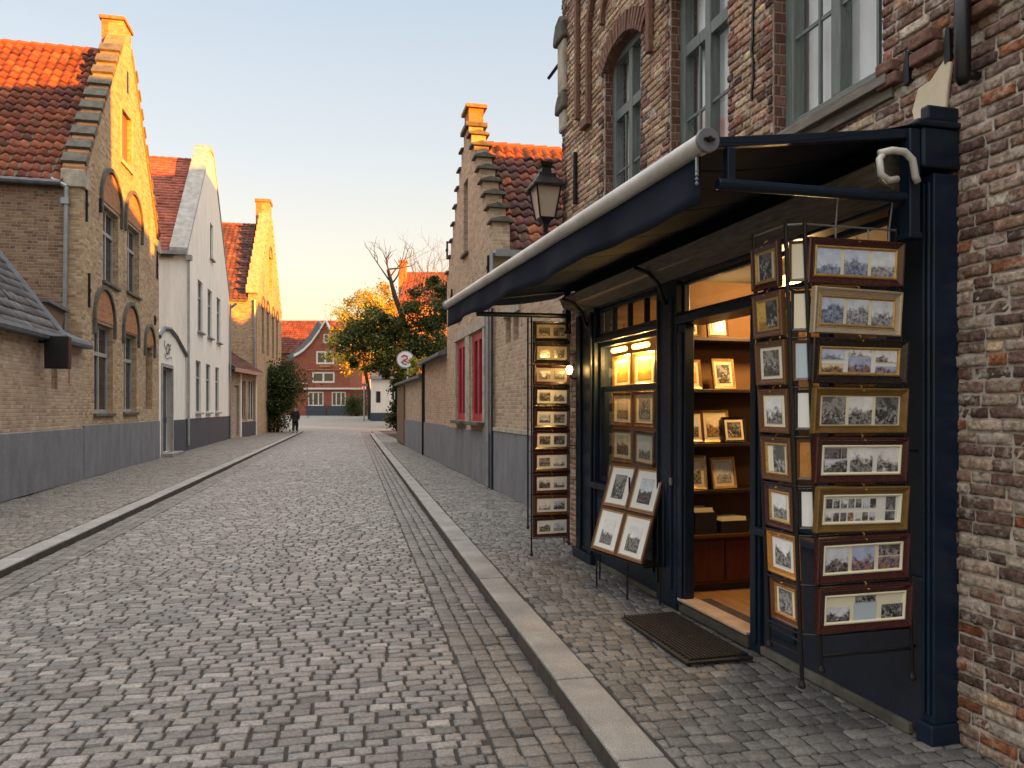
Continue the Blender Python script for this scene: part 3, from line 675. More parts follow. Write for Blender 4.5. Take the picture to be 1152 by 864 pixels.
u = np.array([0, 2.7, 3.75]); tiled('slates', r_, (-13.95, -.12, 3.02), (1, 0, 0), 12.4, u, np.linalg.norm(u)+.1, .26, .24, SL_T, 'slate', amp=.004, lift=.016, n=3, stagger=True)
m = MB(); m.tube([(-1.52, -.1, 3.1), (-1.52, 2.6, 6.85)], .07, 6); m.build('verge', 'lead', an)
m = MB(); m.prism_x([(-.12, 3.02), (-.12, 3.12), (.7, 3.55), (2.5, 3.9), (2.5, 3.0)], -1.5, -.02); m.build('lead_roof', 'lead', an)
m = MB(); m.prism([(-1.45, 3.25), (-.5, 3.25), (-.25, 3.75), (-1.45, 3.82)], .28, .9); m.build('dormer', 'wood_gate', an)
m = MB(); m.prism([(-1.5, 3.82), (-.2, 3.75), (-.2, 3.82), (-1.5, 3.89)], .2, .95); m.build('dormer_cap', 'lead', an)
m = MB()
m.prism_x([(-.22, 2.95), (-.02, 2.95), (-.02, 3.09), (-.22, 3.09), (-.24, 3.02)], -14, -.03); m.build('gutter', 'lead', an, bevel=.01)
lb = thing('wall_lamp', 'dark box lamp hung from the eave of the low annex wall', 'wall lamp', PA, ANG_L, off=(-2.6, 0, 2.35))
m = MB(); m.box(-2.72, -2.52, -.55, -.12, 2.38, 3.02); m.build('lamp_body', 'black_metal', lb, bevel=.02)
m = MB(); m.box(-2.515, -2.50, -.5, -.17, 2.44, 2.96); m.build('face_plate', 'navy', lb)
m = MB(); m.tube([(-2.62, -.14, 2.9), (-2.62, 0, 2.9)], .03, 8); m.build('bracket', 'black_metal', lb)

# ------------------------------------------------------------------- HOUSE B : white
hB = thing('white_house', 'white rendered gabled house with orange roof and dark blue plinth', 'house', PA, ANG_L, off=(12.36, 0, 0))
X0, X1 = 12.36, 24.26; XM = (X0+X1)/2
wx = [(14.75, 15.95), (17.25, 18.45), (19.9, 21.1)]
holes = [(a, b, 4.85, 7.0) for a, b in wx]+[(a-.45, b-.45, 1.45, 3.6) for a, b in wx]+[(XM-.4, XM+.45, 8.5, 10.1)]
f = MB(); facade(f, [(X0, 7.7), (XM-.5, 13.35), (XM+.5, 13.35), (X1, 7.7)], holes, 0, .45, 1.2); f.build('front_wall', 'white_render', hB)
b = MB(); facade(b, [(X0-.03, 1.22), (X1, 1.22)], [], -.03, .45, 0); b.build('plinth', 'plinth_navy', hB)
body(hB, X0, X1, .45, 9, 7.6, 'white_render')
roof_pair(hB, X0, X1, .45, 9, 7.6, 12.95, [(.36, .10, .065), (.32, .085, .055), (.40, .12, .07)], tw=.24, th=.24, amp=.006, lift=.02, n=3, spread=.1)
for s_, xa, xb in ((0, X0-.05, XM-.5), (1, X1+.05, XM+.5)):
    m = MB(); m.prism([(xa, 7.62), (xb, 13.36), (xb, 13.52), (xa, 7.80)], -.04, .62); m.build('coping', 'grey_render', hB, bevel=.01)
m = MB(); m.box(XM-.5, XM+.5, -.04, .62, 13.36, 13.56); m.build('coping_cap', 'grey_render', hB, bevel=.01)
for a, b_ in wx:
    window(hB, a, b_, 4.85, 7.0, .07, 'window_grey', vert=1, trans=(6.3,), sill='grey_render', fw=.07, curtain=False)
    window(hB, a-.45, b_-.45, 1.45, 3.6, .07, 'window_grey', vert=1, trans=(2.9,), sill='grey_render', fw=.07)
window(hB, XM-.4, XM+.45, 8.5, 10.1, .08, 'window_grey', vert=0, sill='grey_render')
for z0_, z1_ in ((4.9, 5.6), (6.75, 7.0)):
    m = MB(); m.box(X0-.012, X0+.02, 1.6, 2.6, z0_, z1_); m.box(X0-.02, X0-.012, 2.06, 2.12, z0_, z1_); m.build('side_window', 'glass_dark', hB)
m = MB(); m.prism_x([(-.05, 7.5), (9, 7.5), (9, 7.64), (-.05, 7.64)], X0-.22, X0-.02); m.build('gutter', 'zinc', hB)
m = MB(); m.tube([(X0-.08, -.08, 7.5), (X0-.08, -.08, .2)], .05, 8); m.box(X0-.2, X0+.05, -.2, .0, 7.3, 7.5); m.build('downpipe', 'grey_render', hB)
m = MB(); m.tube([(X1-.2, -.09, 7.2), (X1-.2, -.09, 0)], .05, 8); m.tube([(X1-.2, -.09, 7.0), (X1-.2, -.4, 7.25)], .07, 8); m.build('downpipe', 'zinc', hB)
# door wing between
wg = thing('door_wing', 'low white wall with arched hood over a dark blue door', 'house', PA, ANG_L, off=(7.66, 0, 0))
f = MB(); facade(f, [(7.66, 3.9), (8.4, 4.25), (9.4, 4.3), (10.4, 4.15), (12.3, 3.6)], [(8.15, 9.75, 0.12, 3.0)], .02, .32, 0); f.build('front_wall', 'white_render', wg)
m = MB(); m.tube([(7.7, 0, 3.95), (8.4, 0, 4.3), (9.4, 0, 4.36), (10.4, 0, 4.2), (12.28, 0, 3.65)], .08, 6); m.build('hood_moulding', 'lead', wg)
m = MB(); m.box(8.2, 9.7, .2, .26, .12, 2.95)
for z0_, z1_ in ((.3, 1.1), (1.25, 2.75)):
    m.box(8.32, 8.88, .18, .2, z0_, z1_); m.box(9.02, 9.58, .18, .2, z0_, z1_)
d_ = m.build('door', 'plinth_navy', wg, bevel=.01)
m = MB(); m.tube([(9.55, .16, 1.1), (9.55, .16, 1.3)], .02, 6); m.build('handle', 'zinc', d_)
m = MB(); m.box(8.05, 8.15, -.02, .2, 0, 3.1); m.box(9.75, 9.85, -.02, .2, 0, 3.1); m.box(8.15, 9.75, -.02, .2, 3.0, 3.12); m.build('door_frame', 'grey_render', wg)
m = MB(); m.box(9.85, 12.3, -.02, .018, 0, 1.2); m.build('plinth', 'plinth_navy', wg)
m = MB(); m.box(8.0, 9.9, -.35, 0.1, 0, .12); m.build('step', 'kerb', wg, bevel=.01)
def text_mesh(name, body_, size, mat, parent, loc, rot, ext=.004):
    cu = bpy.data.curves.new(name, 'FONT'); cu.body = body_; cu.size = size; cu.extrude = ext; cu.align_x = 'CENTER'; cu.align_y = 'CENTER'; cu.shear = .35
    to = bpy.data.objects.new(name, cu); COL.objects.link(to); dg = bpy.context.evaluated_depsgraph_get()
    me = bpy.data.meshes.new_from_object(to.evaluated_get(dg)); bpy.data.objects.remove(to)
    me.materials.clear(); me.materials.append(M[mat]); o = bpy.data.objects.new(name, me); link(o, parent); o.location = loc; o.rotation_euler = rot; return o
lt = text_mesh('lettering', 'OF', .55, 'black_metal', wg, (9.0-7.66, -.01, 3.62), (R(90), 0, 0))
m = MB(); m.tube([(8.45, -.01, 3.45), (8.6, -.01, 3.32), (8.9, -.01, 3.3), (9.4, -.01, 3.4), (9.6, -.01, 3.36)], .012, 5); m.tube([(8.5, -.01, 3.9), (8.42, -.01, 3.75), (8.55, -.01, 3.6)], .012, 5); m.build('flourish', 'black_metal', lt)
bpy.data.objects['flourish'].parent = wg
# ------------------------------------------------------------------- small annex before house C
sa = thing('low_house', 'low house with brown lean-to roof between the white house and the hedge', 'house', (-15.17, 41, 0), math.atan2(6, -.53))
f = MB(); facade(f, [(0, 3.8), (6.0, 3.8)], [(1.0, 2.0, .1, 2.9), (2.5, 3.4, 1.0, 3.2), (3.9, 5.6, .9, 3.3)], 0, .3, 0); f.build('front_wall', 'brick_yellow', sa)
m = MB(); m.prism_x([(-.35, 3.75), (3.2, 6.2), (3.2, 3.7)], -.1, 6.1); r_ = m.build('roof', 'dark_stone', sa)
tiled('tiles', r_, (-.1, -.38, 3.76), (1, 0, 0), 6.2, (0, 3.55, 2.45), 4.3, .24, .3, DK_T)
m = MB(); m.box(-.15, 6.15, -.42, -.34, 3.6, 3.82); m.build('gutter', 'zinc', sa)
m = MB(); m.box(1.05, 1.95, .12, .18, .1, 2.85); m.build('door', 'window_grey', sa)
window(sa, 2.5, 3.4, 1.0, 3.2, .12, 'window_grey', vert=1); window(sa, 3.9, 5.6, .9, 3.3, .12, 'window_white', vert=2)
for a_, b_ in ((2.1, 2.4), (5.7, 5.95)):
    m = MB(); m.box(a_, b_, -.05, 0, 0, 3.6); m.build('post', 'window_white', sa)
m = MB(); m.box(2.4, 5.7, -.03, -.002, 0, .85); m.build('plinth', 'plinth_navy', sa)
# ------------------------------------------------------------------- HOUSE C
aC = math.atan2(13, -2.4); hC = thing('brick_house', 'far brick house with stepped verge, chimney and dark roof behind the hedge', 'house', (-15.7, 47, 0), aC)
W = 13.2; holes = [(2.2, 3.4, 5.2, 8.2), (4.6, 5.8, 5.2, 8.2), (7.4, 8.6, 5.2, 8.2), (9.8, 11, 5.2, 8.2), (5.9, 7.3, 9.6, 12.2)]
f = MB(); facade(f, [(0, 8.6), (6.0, 14.9), (6.0, 15.9), (7.2, 15.9), (7.2, 14.9), (W, 8.6)], holes, 0, .5, 0); f.build('front_wall', 'brick_yellow', hC)
body(hC, 0.002, W-.002, .5, 9, 8.4, 'brick_yellow')
roof_pair(hC, 0, W, .5, 9, 8.4, 14.4, DK_T, tw=.3, th=.34, n=5)
for side in (0, 1):
    m = MB()
    for i in range(12):
        t0, t1 = i/12, (i+1)/12; xa, xb = 6*t0-.1, 6*t1; z_ = 8.6+6.3*t1+.1
        if side: xa, xb = W-xb, W-xa
        m.box(xa, xb, -.04, .62, z_-.5, z_)
    m.build('coping', 'stone', hC)
m = MB(); m.box(6.0, 7.2, .5, .9, 14.4, 15.9); m.box(5.9, 7.3, -.08, .96, 15.9, 16.1); m.build('chimney', 'brick_orange', hC)
for a, b_, z0_, z1_ in holes: window(hC, a, b_, z0_, z1_, .25, 'window_grey', vert=1, trans=((z0_+z1_)/2+.4,), fw=.1, sill='dark_stone')
for a, b_, z0_, z1_ in holes:
    m = MB(); arch_ring(m, (a+b_)/2, z1_, .62, .14, -.06, -.002, 0, 180, 12); m.build('arch_moulding', 'dark_stone', hC)
m = MB(); m.tube([(-.1, .1, 8.3), (-.1, .1, .2)], .07, 8); m.build('downpipe', 'zinc', hC)

# ------------------------------------------------------------------- HOUSE D : stepped gable, right
aD = math.atan2(-.973, .2306); PD = (-1.82, 21.4, 0); W = 6.27
hD = thing('stepped_gable_house', 'brick house with stepped gable and orange roof beyond the awning', 'house', PD, aD)
holes = [(1.75, 3.05, 1.32, 3.3), (3.85, 5.25, 1.32, 3.3), (2.75, 3.35, 5.35, 7.1), (1.9, 2.4, 3.72, 4.4), (4.3, 4.8, 3.72, 4.4)]
prof = [(0, 5.0)]; n = 8
for i in range(n):
    xa = .02+i*.345; z_ = 5.35+i*.37; prof += [(xa, z_), (xa+.345, z_)]
xc = prof[-1][0]; prof += [(xc, 8.25), (W-xc, 8.25)]; right = []
for i in range(n):
    xa = W-.02-i*.345; z_ = 5.35+i*.37; right += [(xa, z_), (xa-.345, z_)]
prof += list(reversed(right))+[(W, 5.0)]
f = MB(); facade(f, prof, holes, 0, .34, 1.1); f.build('front_wall', 'brick_tan', hD)
b = MB(); facade(b, [(0, 1.12), (W, 1.12)], [], -.035, .34, 0); b.build('plinth', 'plinth', hD, bevel=.01)
for sd_ in (0, 1):
    m = MB()
    for i in range(n):
        xa = -.05+i*.345; z_ = 5.35+i*.37
        xa2, xb2 = (xa, xa+.40) if not sd_ else (W-xa-.40, W-xa)
        m.prism_x([(-.07, z_+.002), (.42, z_+.002), (.42, z_+.05), (.17, z_+.12), (-.07, z_+.05)], xa2, xb2)
    m.build('step_coping', 'dark_stone', hD, bevel=.01)
m = MB(); m.box(xc-.06, W-xc+.06, -.08, .44, 8.255, 8.36); m.build('coping_cap', 'dark_stone', hD, bevel=.01)
c = MB(); c.box(W/2-.30, W/2+.30, 0.01, .36, 8.36, 8.72); c.box(W/2-.38, W/2+.38, -.06, .44, 8.72, 8.80); c.build('chimney', 'brick_orange', hD)
body(hD, .002, W-.002, .34, 11, 4.75, 'brick_tan')
roof_pair(hD, 0, W, .34, 11, 4.85, 7.95, OR_T+DK_T+DK_T, tw=.235, th=.32, amp=.036, lift=.045)
m = MB(); m.prism_x([(.0, 4.62), (11, 4.62), (11, 4.76), (.0, 4.76)], W+.02, W+.24); m.tube([(W+.1, -.05, 4.7), (W+.1, -.05, 4.3), (W-.2, -.08, 4.0), (W-.2, -.08, 0)], .05, 8); m.build('gutter', 'zinc', hD)
m = MB(); m.box(W+.002, W+.14, .34, 11, 4.3, 4.42); m.build('eaves_course', 'stone', hD)
for a, b_ in ((1.75, 3.05), (3.85, 5.25)):
    window(hD, a+.0, b_-.0, 1.32, 3.3, .03, 'red_paint', vert=1, sill='dark_stone', fw=.17)
window(hD, 2.75, 3.35, 5.35, 7.1, .12, 'window_grey', vert=0, sill='dark_stone')
window(hD, 1.9, 2.4, 3.72, 4.4, .12, 'window_grey', vert=0); window(hD, 4.3, 4.8, 3.72, 4.4, .12, 'window_grey', vert=0)
m = MB(); m.box(1.4, 5.6, -.05, -.002, 3.32, 3.55); m.box(1.5, 1.7, -.04, -.002, 1.3, 3.32); m.box(3.15, 3.7, -.04, -.002, 1.3, 3.32); m.box(5.3, 5.5, -.04, -.002, 1.3, 3.32); m.build('stone_surround', 'stone', hD, bevel=.01)
for x, z, h in ((.2, 6.0, .5), (W-.4, 4.5, .5), (1.0, 4.6, .4)): anchor(hD, x, z, h)
# wall between house D and the corner building
we = thing('garden_wall', 'brick wall with grey plinth beyond the shop display rack', 'wall', PD, aD, off=(6.3, 0, 0))
f = MB(); facade(f, [(6.3, 3.85), (12.4, 3.85)], [(7.35, 7.75, 2.82, 3.28), (7.95, 8.35, 2.82, 3.28)], 0.01, .3, 1.15); f.build('wall_face', 'brick_tan', we)
b = MB(); facade(b, [(6.3, 1.17), (12.4, 1.17)], [], -.03, .3, 0); b.build('plinth', 'plinth', we, bevel=.01)
m = MB(); m.box(6.3, 12.4, -.05, .33, 3.85, 3.95); m.box(6.3, 12.4, -.045, .008, 1.17, 1.24); m.box(7.2, 8.5, -.03, .008, 3.3, 3.45); m.build('stone_band', 'stone', we)
for a_ in (7.35, 7.95):
    m = MB(); m.box(a_, a_+.4, .1, .2, 2.82, 3.28); m.build('bricked_opening', 'brick_brown', we)
m = MB(); m.box(6.34, 6.42, -.07, -.035, 0, 3.6); m.build('cable_pipe', 'navy_dull', we)
# long low wall beyond
wf = thing('garden_wall', 'long low brick wall with slate coping leading to the round sign', 'wall', PD, aD, off=(-16, 0, 0))
f = MB(); facade(f, [(-16, 2.7), (-5.4, 2.7), (-5.4, 3.15), (-.02, 3.3)], [], 0.02, .3, 1.12); f.build('wall_face', 'brick_tan', wf)
b = MB(); facade(b, [(-16, 1.14), (-.02, 1.14)], [], -.02, .3, 0); b.build('plinth', 'plinth', wf)
m = MB(); m.prism_x([(-.25, 3.1), (-.25, 3.2), (.9, 3.75), (.9, 3.3)], -5.4, -.03); m.prism_x([(-.2, 2.7), (-.2, 2.8), (.6, 3.1), (.6, 2.7)], -16, -5.45); m.build('coping', 'lead', wf)
for a_, b_, c_ in ((-5.5, -5.36, 3.15),):
    m = MB(); m.box(a_, b_, -.08, .02, 0, c_); m.build('downpipe', 'black_metal', wf)
m = MB(); m.box(-15.9, -12.5, -.06, .015, .05, 2.6); m.build('gate', 'wood_gate', wf)

# =================================================================== CORNER BUILDING, RIGHT   (x = u along the front away from the camera, y = v outwards to the street)
ANG_R = math.atan2(.9658, -.2594); PR0 = (3.11, 0, 0)
mbd = thing('brick_building', 'weathered old brick building with tall green framed windows above the shop', 'building', PR0, ANG_R, off=(5, 0, 0))
WIN = [(4.28, 5.30, 3.42, 5.28), (5.85, 6.80, 3.42, 5.28), (7.38, 8.30, 3.42, 5.28), (2.6, 3.5, 3.9, 5.28)]
SHOP = (3.86, 8.58, 0, 2.92)
f = MB(); facade(f, [(.3, 7.3), (9.62, 7.3)], WIN+[SHOP], -.36, -.011); f.build('wall_core', 'mortar', mbd)
f = MB(); facade(f, [(-9, 7.3), (.3, 7.3)], [(-2.2, -1.2, 3.42, 5.28), (-.9+.0, .0, 3.42, 5.28), (-6, -5, 3.42, 5.28)], -.36, 0); f.build('side_wall', 'brick_brown', mbd)
for a in ((-2.2, -1.2), (-.9, 0), (-6, -5)): window(mbd, a[0], a[1], 3.42, 5.28, -.12, 'window_green', 'glass_dark', vert=1, trans=(4.64,), s=-1)
# real bricks, laid course by course
def lay_bricks():
    c = []; z = .0; ri = 0
    while z < 7.28:
        h = random.uniform(.046, .054); u = .3+random.uniform(-.15, 0)
        while u < 9.64:
            L = random.choice((.185, .185, .185, .09))*random.uniform(.94, 1.05); a, b = max(u, .3), min(u+L, 9.65); z0, z1 = z, z+h
            segs = [(a, b)]
            for (x0, x1, h0, h1) in WIN+[SHOP]:
                if z1-.01 > h0 and z0+.01 < h1:
                    ns_ = []
                    for p, q in segs:
                        if q <= x0+.005 or p >= x1-.005: ns_.append((p, q)); continue
                        if p < x0: ns_.append((p, x0))
                        if q > x1: ns_.append((x1, q))
                    segs = ns_
            for p, q in segs:
                if q-p > .022: c.append(((p+q)/2, z+h/2, (q-p)/2, h/2))
            u += L+.011
        z += h+.0105; ri += 1
    return np.array(c)
bk = lay_bricks(); n = len(bk)
PAL_N = np.array([(.17, .095, .070), (.12, .072, .058), (.22, .135, .10), (.30, .225, .175), (.38, .32, .265), (.14, .09, .075), (.27, .105, .055), (.34, .27, .22), (.09, .058, .05), (.18, .12, .095)])
PAL_F = 1.22*np.array([(.34, .23, .15), (.40, .28, .18), (.29, .19, .12), (.44, .33, .22), (.31, .19, .14), (.37, .22, .15), (.25, .16, .11)])
PAL_R = np.array([(.17, .075, .055), (.13, .065, .05), (.21, .10, .07), (.11, .065, .055)])
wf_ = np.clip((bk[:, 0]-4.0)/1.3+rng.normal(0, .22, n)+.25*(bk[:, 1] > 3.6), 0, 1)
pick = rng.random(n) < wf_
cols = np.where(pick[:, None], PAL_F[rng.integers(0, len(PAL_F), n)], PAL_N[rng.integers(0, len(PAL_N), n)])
nearj = np.zeros(n, bool)
for x0, x1, h0, h1 in WIN: nearj |= ((bk[:, 0] > x0-.10) & (bk[:, 0] < x1+.10) & (bk[:, 1] > h0-.1) & (bk[:, 1] < h1+.05))
nearj |= bk[:, 0] > 9.45
cols[nearj] = PAL_R[rng.integers(0, len(PAL_R), nearj.sum())]*rng.uniform(.8, 1.7, nearj.sum())[:, None]
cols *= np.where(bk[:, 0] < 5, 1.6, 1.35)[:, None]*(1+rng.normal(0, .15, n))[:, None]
tv, tf = pillow_template(9, 4, .05); tv[:, 2] *= np.where(tv[:, 2] > -.5, .35, 1)
C = np.stack([bk[:, 0], rng.normal(-.002, .0035, n), bk[:, 1]], 1)
A = np.stack([bk[:, 2], rng.normal(0, .012, n)*bk[:, 2], rng.normal(0, .012, n)*bk[:, 2]], 1); B = np.stack([rng.normal(0, .02, n)*bk[:, 3], rng.normal(0, .03, n)*bk[:, 3], bk[:, 3]], 1)
Nn = np.zeros((n, 3)); Nn[:, 1] = .013
# (u, z, v) axes are left handed: flip the faces
o = field('brickwork', tv, tf[:, ::-1], C, A, B, Nn, np.clip(cols, .02, .8), 'brick_real', mbd, jit=.0021)
# window reveals, frames, sills, arches
for i, (x0, x1, z0, z1) in enumerate(WIN):
    rv = MB(); rv.box(x1-.012, x1+.004, -.30, -.024, z0, z1); rv.box(x0-.004, x0+.012, -.30, -.024, z0, z1); rv.box(x0+.012, x1-.012, -.3, -.024, z1-.01, z1+.004)
    rv.build('reveal', 'brick_quoin', mbd)
    fr = window(mbd, x0+.012, x1-.012, z0+.004, z1-.01, -.10, 'window_green', 'glass_up', fw=.085, vert=1, trans=(4.64,), s=-1, depth=.09, curtain=True)
    gb = MB()
    for k in (.25, .75):
        c_ = x0+(x1-x0)*k; gb.box(c_-.10, c_-.08, -.135, -.115, z0+.1, 4.58)
    for zz in (4.05,):
        gb.box(x0+.09, x1-.09, -.137, -.119, zz-.012, zz+.012)
    gb.build('glazing_bar', 'window_green', fr)
    sl = MB(); sl.prism_x([(-.10, z0+.0), (.055, z0-.03), (.06, z0-.10), (.02, z0-.11), (.02, z0-.17), (-.02, z0-.17), (-.10, z0-.1)], x0-.09, x1+.10); sl.build('sill', 'sill', fr, bevel=.006)
    # segmental arch: fill the corners, then the voussoirs
    cx = (x0+x1)/2; hw = (x1-x0)/2; rise = .17; rr = (hw*hw+rise*rise)/(2*rise); cz = z1-rr; a0 = math.asin(hw/rr)
    for sg in (-1, 1):
        sp = MB()
        pts = [(cx+sg*rr*math.sin(a0*k/8), cz+rr*math.cos(a0*k/8)) for k in range(9)]+[(cx+sg*hw, z1)]
        sp.prism(pts, -.12, -.03)
        sp.build('arch_soffit', 'moulding_red', mbd)
    vo = MB(); nv = 17
    for k in range(nv):
        a = a0*1.08*(-1+2*(k+.5)/nv); d = Vector((math.sin(a), 0, math.cos(a))); t = Vector((math.cos(a), 0, -math.sin(a))); c0 = Vector((cx, -.008, cz))+d*(rr+.105)
        vo.obox(c0, t*(a0*1.08*rr/nv-.006), (0, .028+random.uniform(-.004, .004), 0), d*.10)
    vo.build('arch', 'moulding_red', mbd, bevel=.006)
for cx, r, zl in ((7.9, .74, 4.8), (4.8, .80, 5.6)):
    mo = MB(); arch_ring(mo, cx, 5.62, r, .07, .003, .055, 0, 180, 24)
    for sg in (-1, 1): a, b_ = sorted((cx+sg*r, cx+sg*(r+.07))); mo.box(a, b_, .003, .055, zl, 5.62)
    mo.build('arch_moulding', 'moulding_red', mbd, bevel=.008)
mo = MB(); arch_ring(mo, 7.9, 5.62, .36, .05, .003, .045, 0, 180, 18); mo.build('arch_moulding', 'moulding_red', mbd)
mo = MB(); mo.box(9.0, 9.07, .003, .05, 4.9, 7.2); mo.build('brick_rib', 'moulding_red', mbd, bevel=.006)
mo = MB(); mo.box(8.62, 8.85, .0, .07, 4.70, 4.80); mo.build('brick_label_stop', 'moulding_red', mbd, bevel=.01)
# corner stones
for b_ in ((9.47, 9.72, -.3, .04, 5.42, 6.05), (9.47, 9.69, -.3, .035, 4.95, 5.2)):
    m = MB(); m.box(*b_); m.build('corner_stone', 'stone', mbd, bevel=.03)
m = MB(); m.prism([(9.43, 6.05), (9.82, 6.05), (9.80, 6.16), (9.72, 6.30), (9.56, 6.35), (9.45, 6.25)], -.3, .07); m.build('corner_stone_cap', 'dark_stone', mbd, bevel=.03)
m = MB(); m.prism([(9.44, 5.2), (9.79, 5.2), (9.75, 5.33), (9.66, 5.42), (9.46, 5.4)], -.3, .06); m.build('corner_stone_cap', 'dark_stone', mbd, bevel=.03)
m = MB(); m.tube([(9.7, .0, 5.85), (10.02, .05, 5.78)], .022, 6); m.build('iron_pin', 'black_metal', mbd)
# broken string course, iron rod, plaster patch, crack
for k, (ua, ub, za, zb) in enumerate(((4.13, 4.27, 3.30, 3.44), (3.86, 4.04, 3.33, 3.48), (3.55, 3.78, 3.40, 3.52), (3.20, 3.48, 3.44, 3.56), (2.7, 3.12, 3.46, 3.6))):
    m = MB()
    for j in range(2): zz = za+(zb-za)*j/2; m.box(ua+.02*j, ub-.006*j, -.02, .05+.012*j, zz+.003, zz+(zb-za)/2-.003)
    m.build('brick_corbel', 'moulding_red', mbd, bevel=.012)
for ua, za in ((4.085, 3.36), (3.825, 3.36)):
    m = MB(); m.prism([(ua-.02, za-.08), (ua+.015, za-.09), (ua+.02, za), (ua+.005, za+.09), (ua-.015, za+.07)], -.01, .022); m.build('wall_hole', 'black_metal', mbd)
m = MB(); m.tube([(3.68, .07, 3.10), (3.68, .075, 3.13), (3.68, .075, 3.50), (3.68, .07, 3.53)], [.02, .036, .036, .02], 12); m.tube([(3.66, .0, 3.14), (3.68, .07, 3.14)], .02, 8); m.build('iron_rod', 'black_metal', mbd, smooth=True)
m = MB(); m.prism([(3.84, 3.02), (4.02, 3.0), (4.05, 3.12), (4.01, 3.22), (3.93, 3.23), (3.84, 3.30), (3.80, 3.26), (3.82, 3.16)], .0, .018); m.build('plaster_patch', 'plaster_patch', mbd, bevel=.006)
m = MB(); zz = 3.75; u_ = 5.52; pts = []
while zz < 4.75: pts.append((u_, zz)); u_ += random.uniform(-.03, .03); zz += .07
for (a, b_), (c_, d_) in zip(pts, pts[1:]): m.prism([(a-.009, b_), (a+.009, b_), (c_+.009, d_), (c_-.009, d_)], .002, .014)
m.build('wall_crack', 'black_metal', mbd)
for uu, zz in ((9.1, 4.25), (7.1, 6.3)):
    m = MB(); m.box(uu-.02, uu+.02, .002, .05, zz-.3, zz+.3); m.build('wall_anchor', 'black_metal', mbd, bevel=.01)
# other walls, floor slab, roof
m = MB(); m.box(-9, -8.7, -7.6, -.36, 0, 7.3); m.box(9.35, 9.62, -7.6, -.36, 0, 7.3); m.box(-8.7, 9.35, -7.9, -7.6, 0, 7.3); m.build('back_wall', 'brick_brown', mbd)
m = MB(); m.box(-8.7, 9.35, -7.6, -.38, 3.0, 3.2); m.build('upper_floor', 'int_floor', mbd)
m = MB(); m.box(9.3, 9.6, -8.1, .0, 7.3, 7.32); m.prism_x([(.25, 7.2), (-3.6, 11.6), (-4.0, 11.6), (-4.1, 9.15), (-8.1, 9.15), (-8.1, 7.2)], -9, 9.62); r_ = m.build('roof', 'dark_stone', mbd)  # unseen roof, ridge and step shaped to cast the shadow on the gable opposite
tiled('tiles', r_, (-9, .28, 7.25), (1, 0, 0), 18.6, (0, -3.85, 4.4), 5.8, .24, .32, DK_T, n=4)
# shop room
room = MB(); u0, u1, v1, zc, zf = 4.0, 8.55, -3.4, 2.80, .08
room.box(u0-.1, u0, v1, -.1, zf, zc); room.box(u1, u1+.1, v1, -.1, zf, zc); room.box(u0-.1, u1+.1, v1-.1, v1, zf, zc); room.build('shop_wall', 'int_wall', mbd)
m = MB(); m.box(u0-.1, u1+.1, v1-.1, -.02, zc, zc+.08); m.build('shop_ceiling', 'int_ceiling', mbd)
m = MB(); m.box(u0-.1, u1+.1, v1-.1, -.03, zf-.06, zf); m.build('shop_floor', 'int_floor', mbd)

# =================================================================== SHOPFRONT
sf = thing('shopfront', 'dark navy painted wooden shopfront with open doorway under the awning', 'shopfront', PR0, ANG_R, off=(6.2, .1, 0))
V = .155
def part(name, mat, bev, *boxes, parent=None):
    m = MB()
    for b_ in boxes: m.box(*b_)
    return m.build(name, mat, parent or sf, bevel=bev)
pc = part('corner_post', 'navy', .006, (3.785, 3.86, -.02, V-.02, .10, 2.72), (3.80, 3.815, V-.018, V-.005, .14, 2.68), (3.83, 3.845, V-.018, V-.005, .14, 2.68))
part('post_base', 'navy', .01, (3.775, 3.88, -.02, V+.0, .0, .10), parent=pc)
part('capital', 'navy', .012, (3.775, 3.89, -.02, V+.05, 2.74, 2.93), (3.765, 3.90, -.02, V+.09, 2.932, 2.965), (3.78, 3.83, -.02, V+.02, 2.967, 3.04), parent=pc)
part('stall_riser', 'navy_dull', .006, (3.862, 5.20, -.02, V-.03, .03, .78))
part('side_board', 'navy', .006, (3.862, 4.095, -.02, V-.03, .782, 2.62))
part('plinth_strip', 'dark_stone', .006, (3.93, 5.2, -.02, V-.005, .0, .055)); part('plinth_strip', 'dark_stone', .006, (6.71, 8.14, -.02, V-.005, .0, .048))
part('panel_moulding', 'navy', .004, (4.85, 4.875, V-.03, V-.012, .16, .70), (5.12, 5.145, V-.03, V-.012, .16, .70), (4.875, 5.12, V-.03, V-.012, .16, .185), (4.875, 5.12, V-.03, V-.012, .675, .70))
part('window_sill', 'navy', .012, (4.10, 5.20, -.02, V+.05, .782, .835)); part('window_sill', 'navy', .012, (6.72, 8.155, -.02, V+.06, .80, .86))
for a, b_ in ((4.10, 4.64), (4.64, 5.18)):
    w_ = window(sf, a, b_, .84, 2.27, V-.06, 'navy', 'glass', fw=.04, vert=0, s=-1, depth=.05)
    w_ = window(sf, a, b_, 2.34, 2.60, V-.06, 'navy', 'glass', fw=.035, vert=0, s=-1, depth=.05)
part('door_post', 'navy', .008, (5.20, 5.31, .0, V, .0, 2.27), (5.225, 5.285, V+.002, V+.018, .06, 2.2))
part('door_post', 'navy', .008, (6.22, 6.34, .07, V, .0, 2.27), (6.245, 6.315, V+.002, V+.018, .06, 2.2))
pp = part('pilaster', 'navy', .008, (6.342, 6.70, .07, V+.012, .0, 2.62), (6.40, 6.42, V+.014, V+.03, .15, 2.5), (6.64, 6.66, V+.014, V+.03, .15, 2.5))
part('bell_knob', 'zinc', .005, (6.36, 6.39, V+.03, V+.05, .99, 1.05), parent=pp)
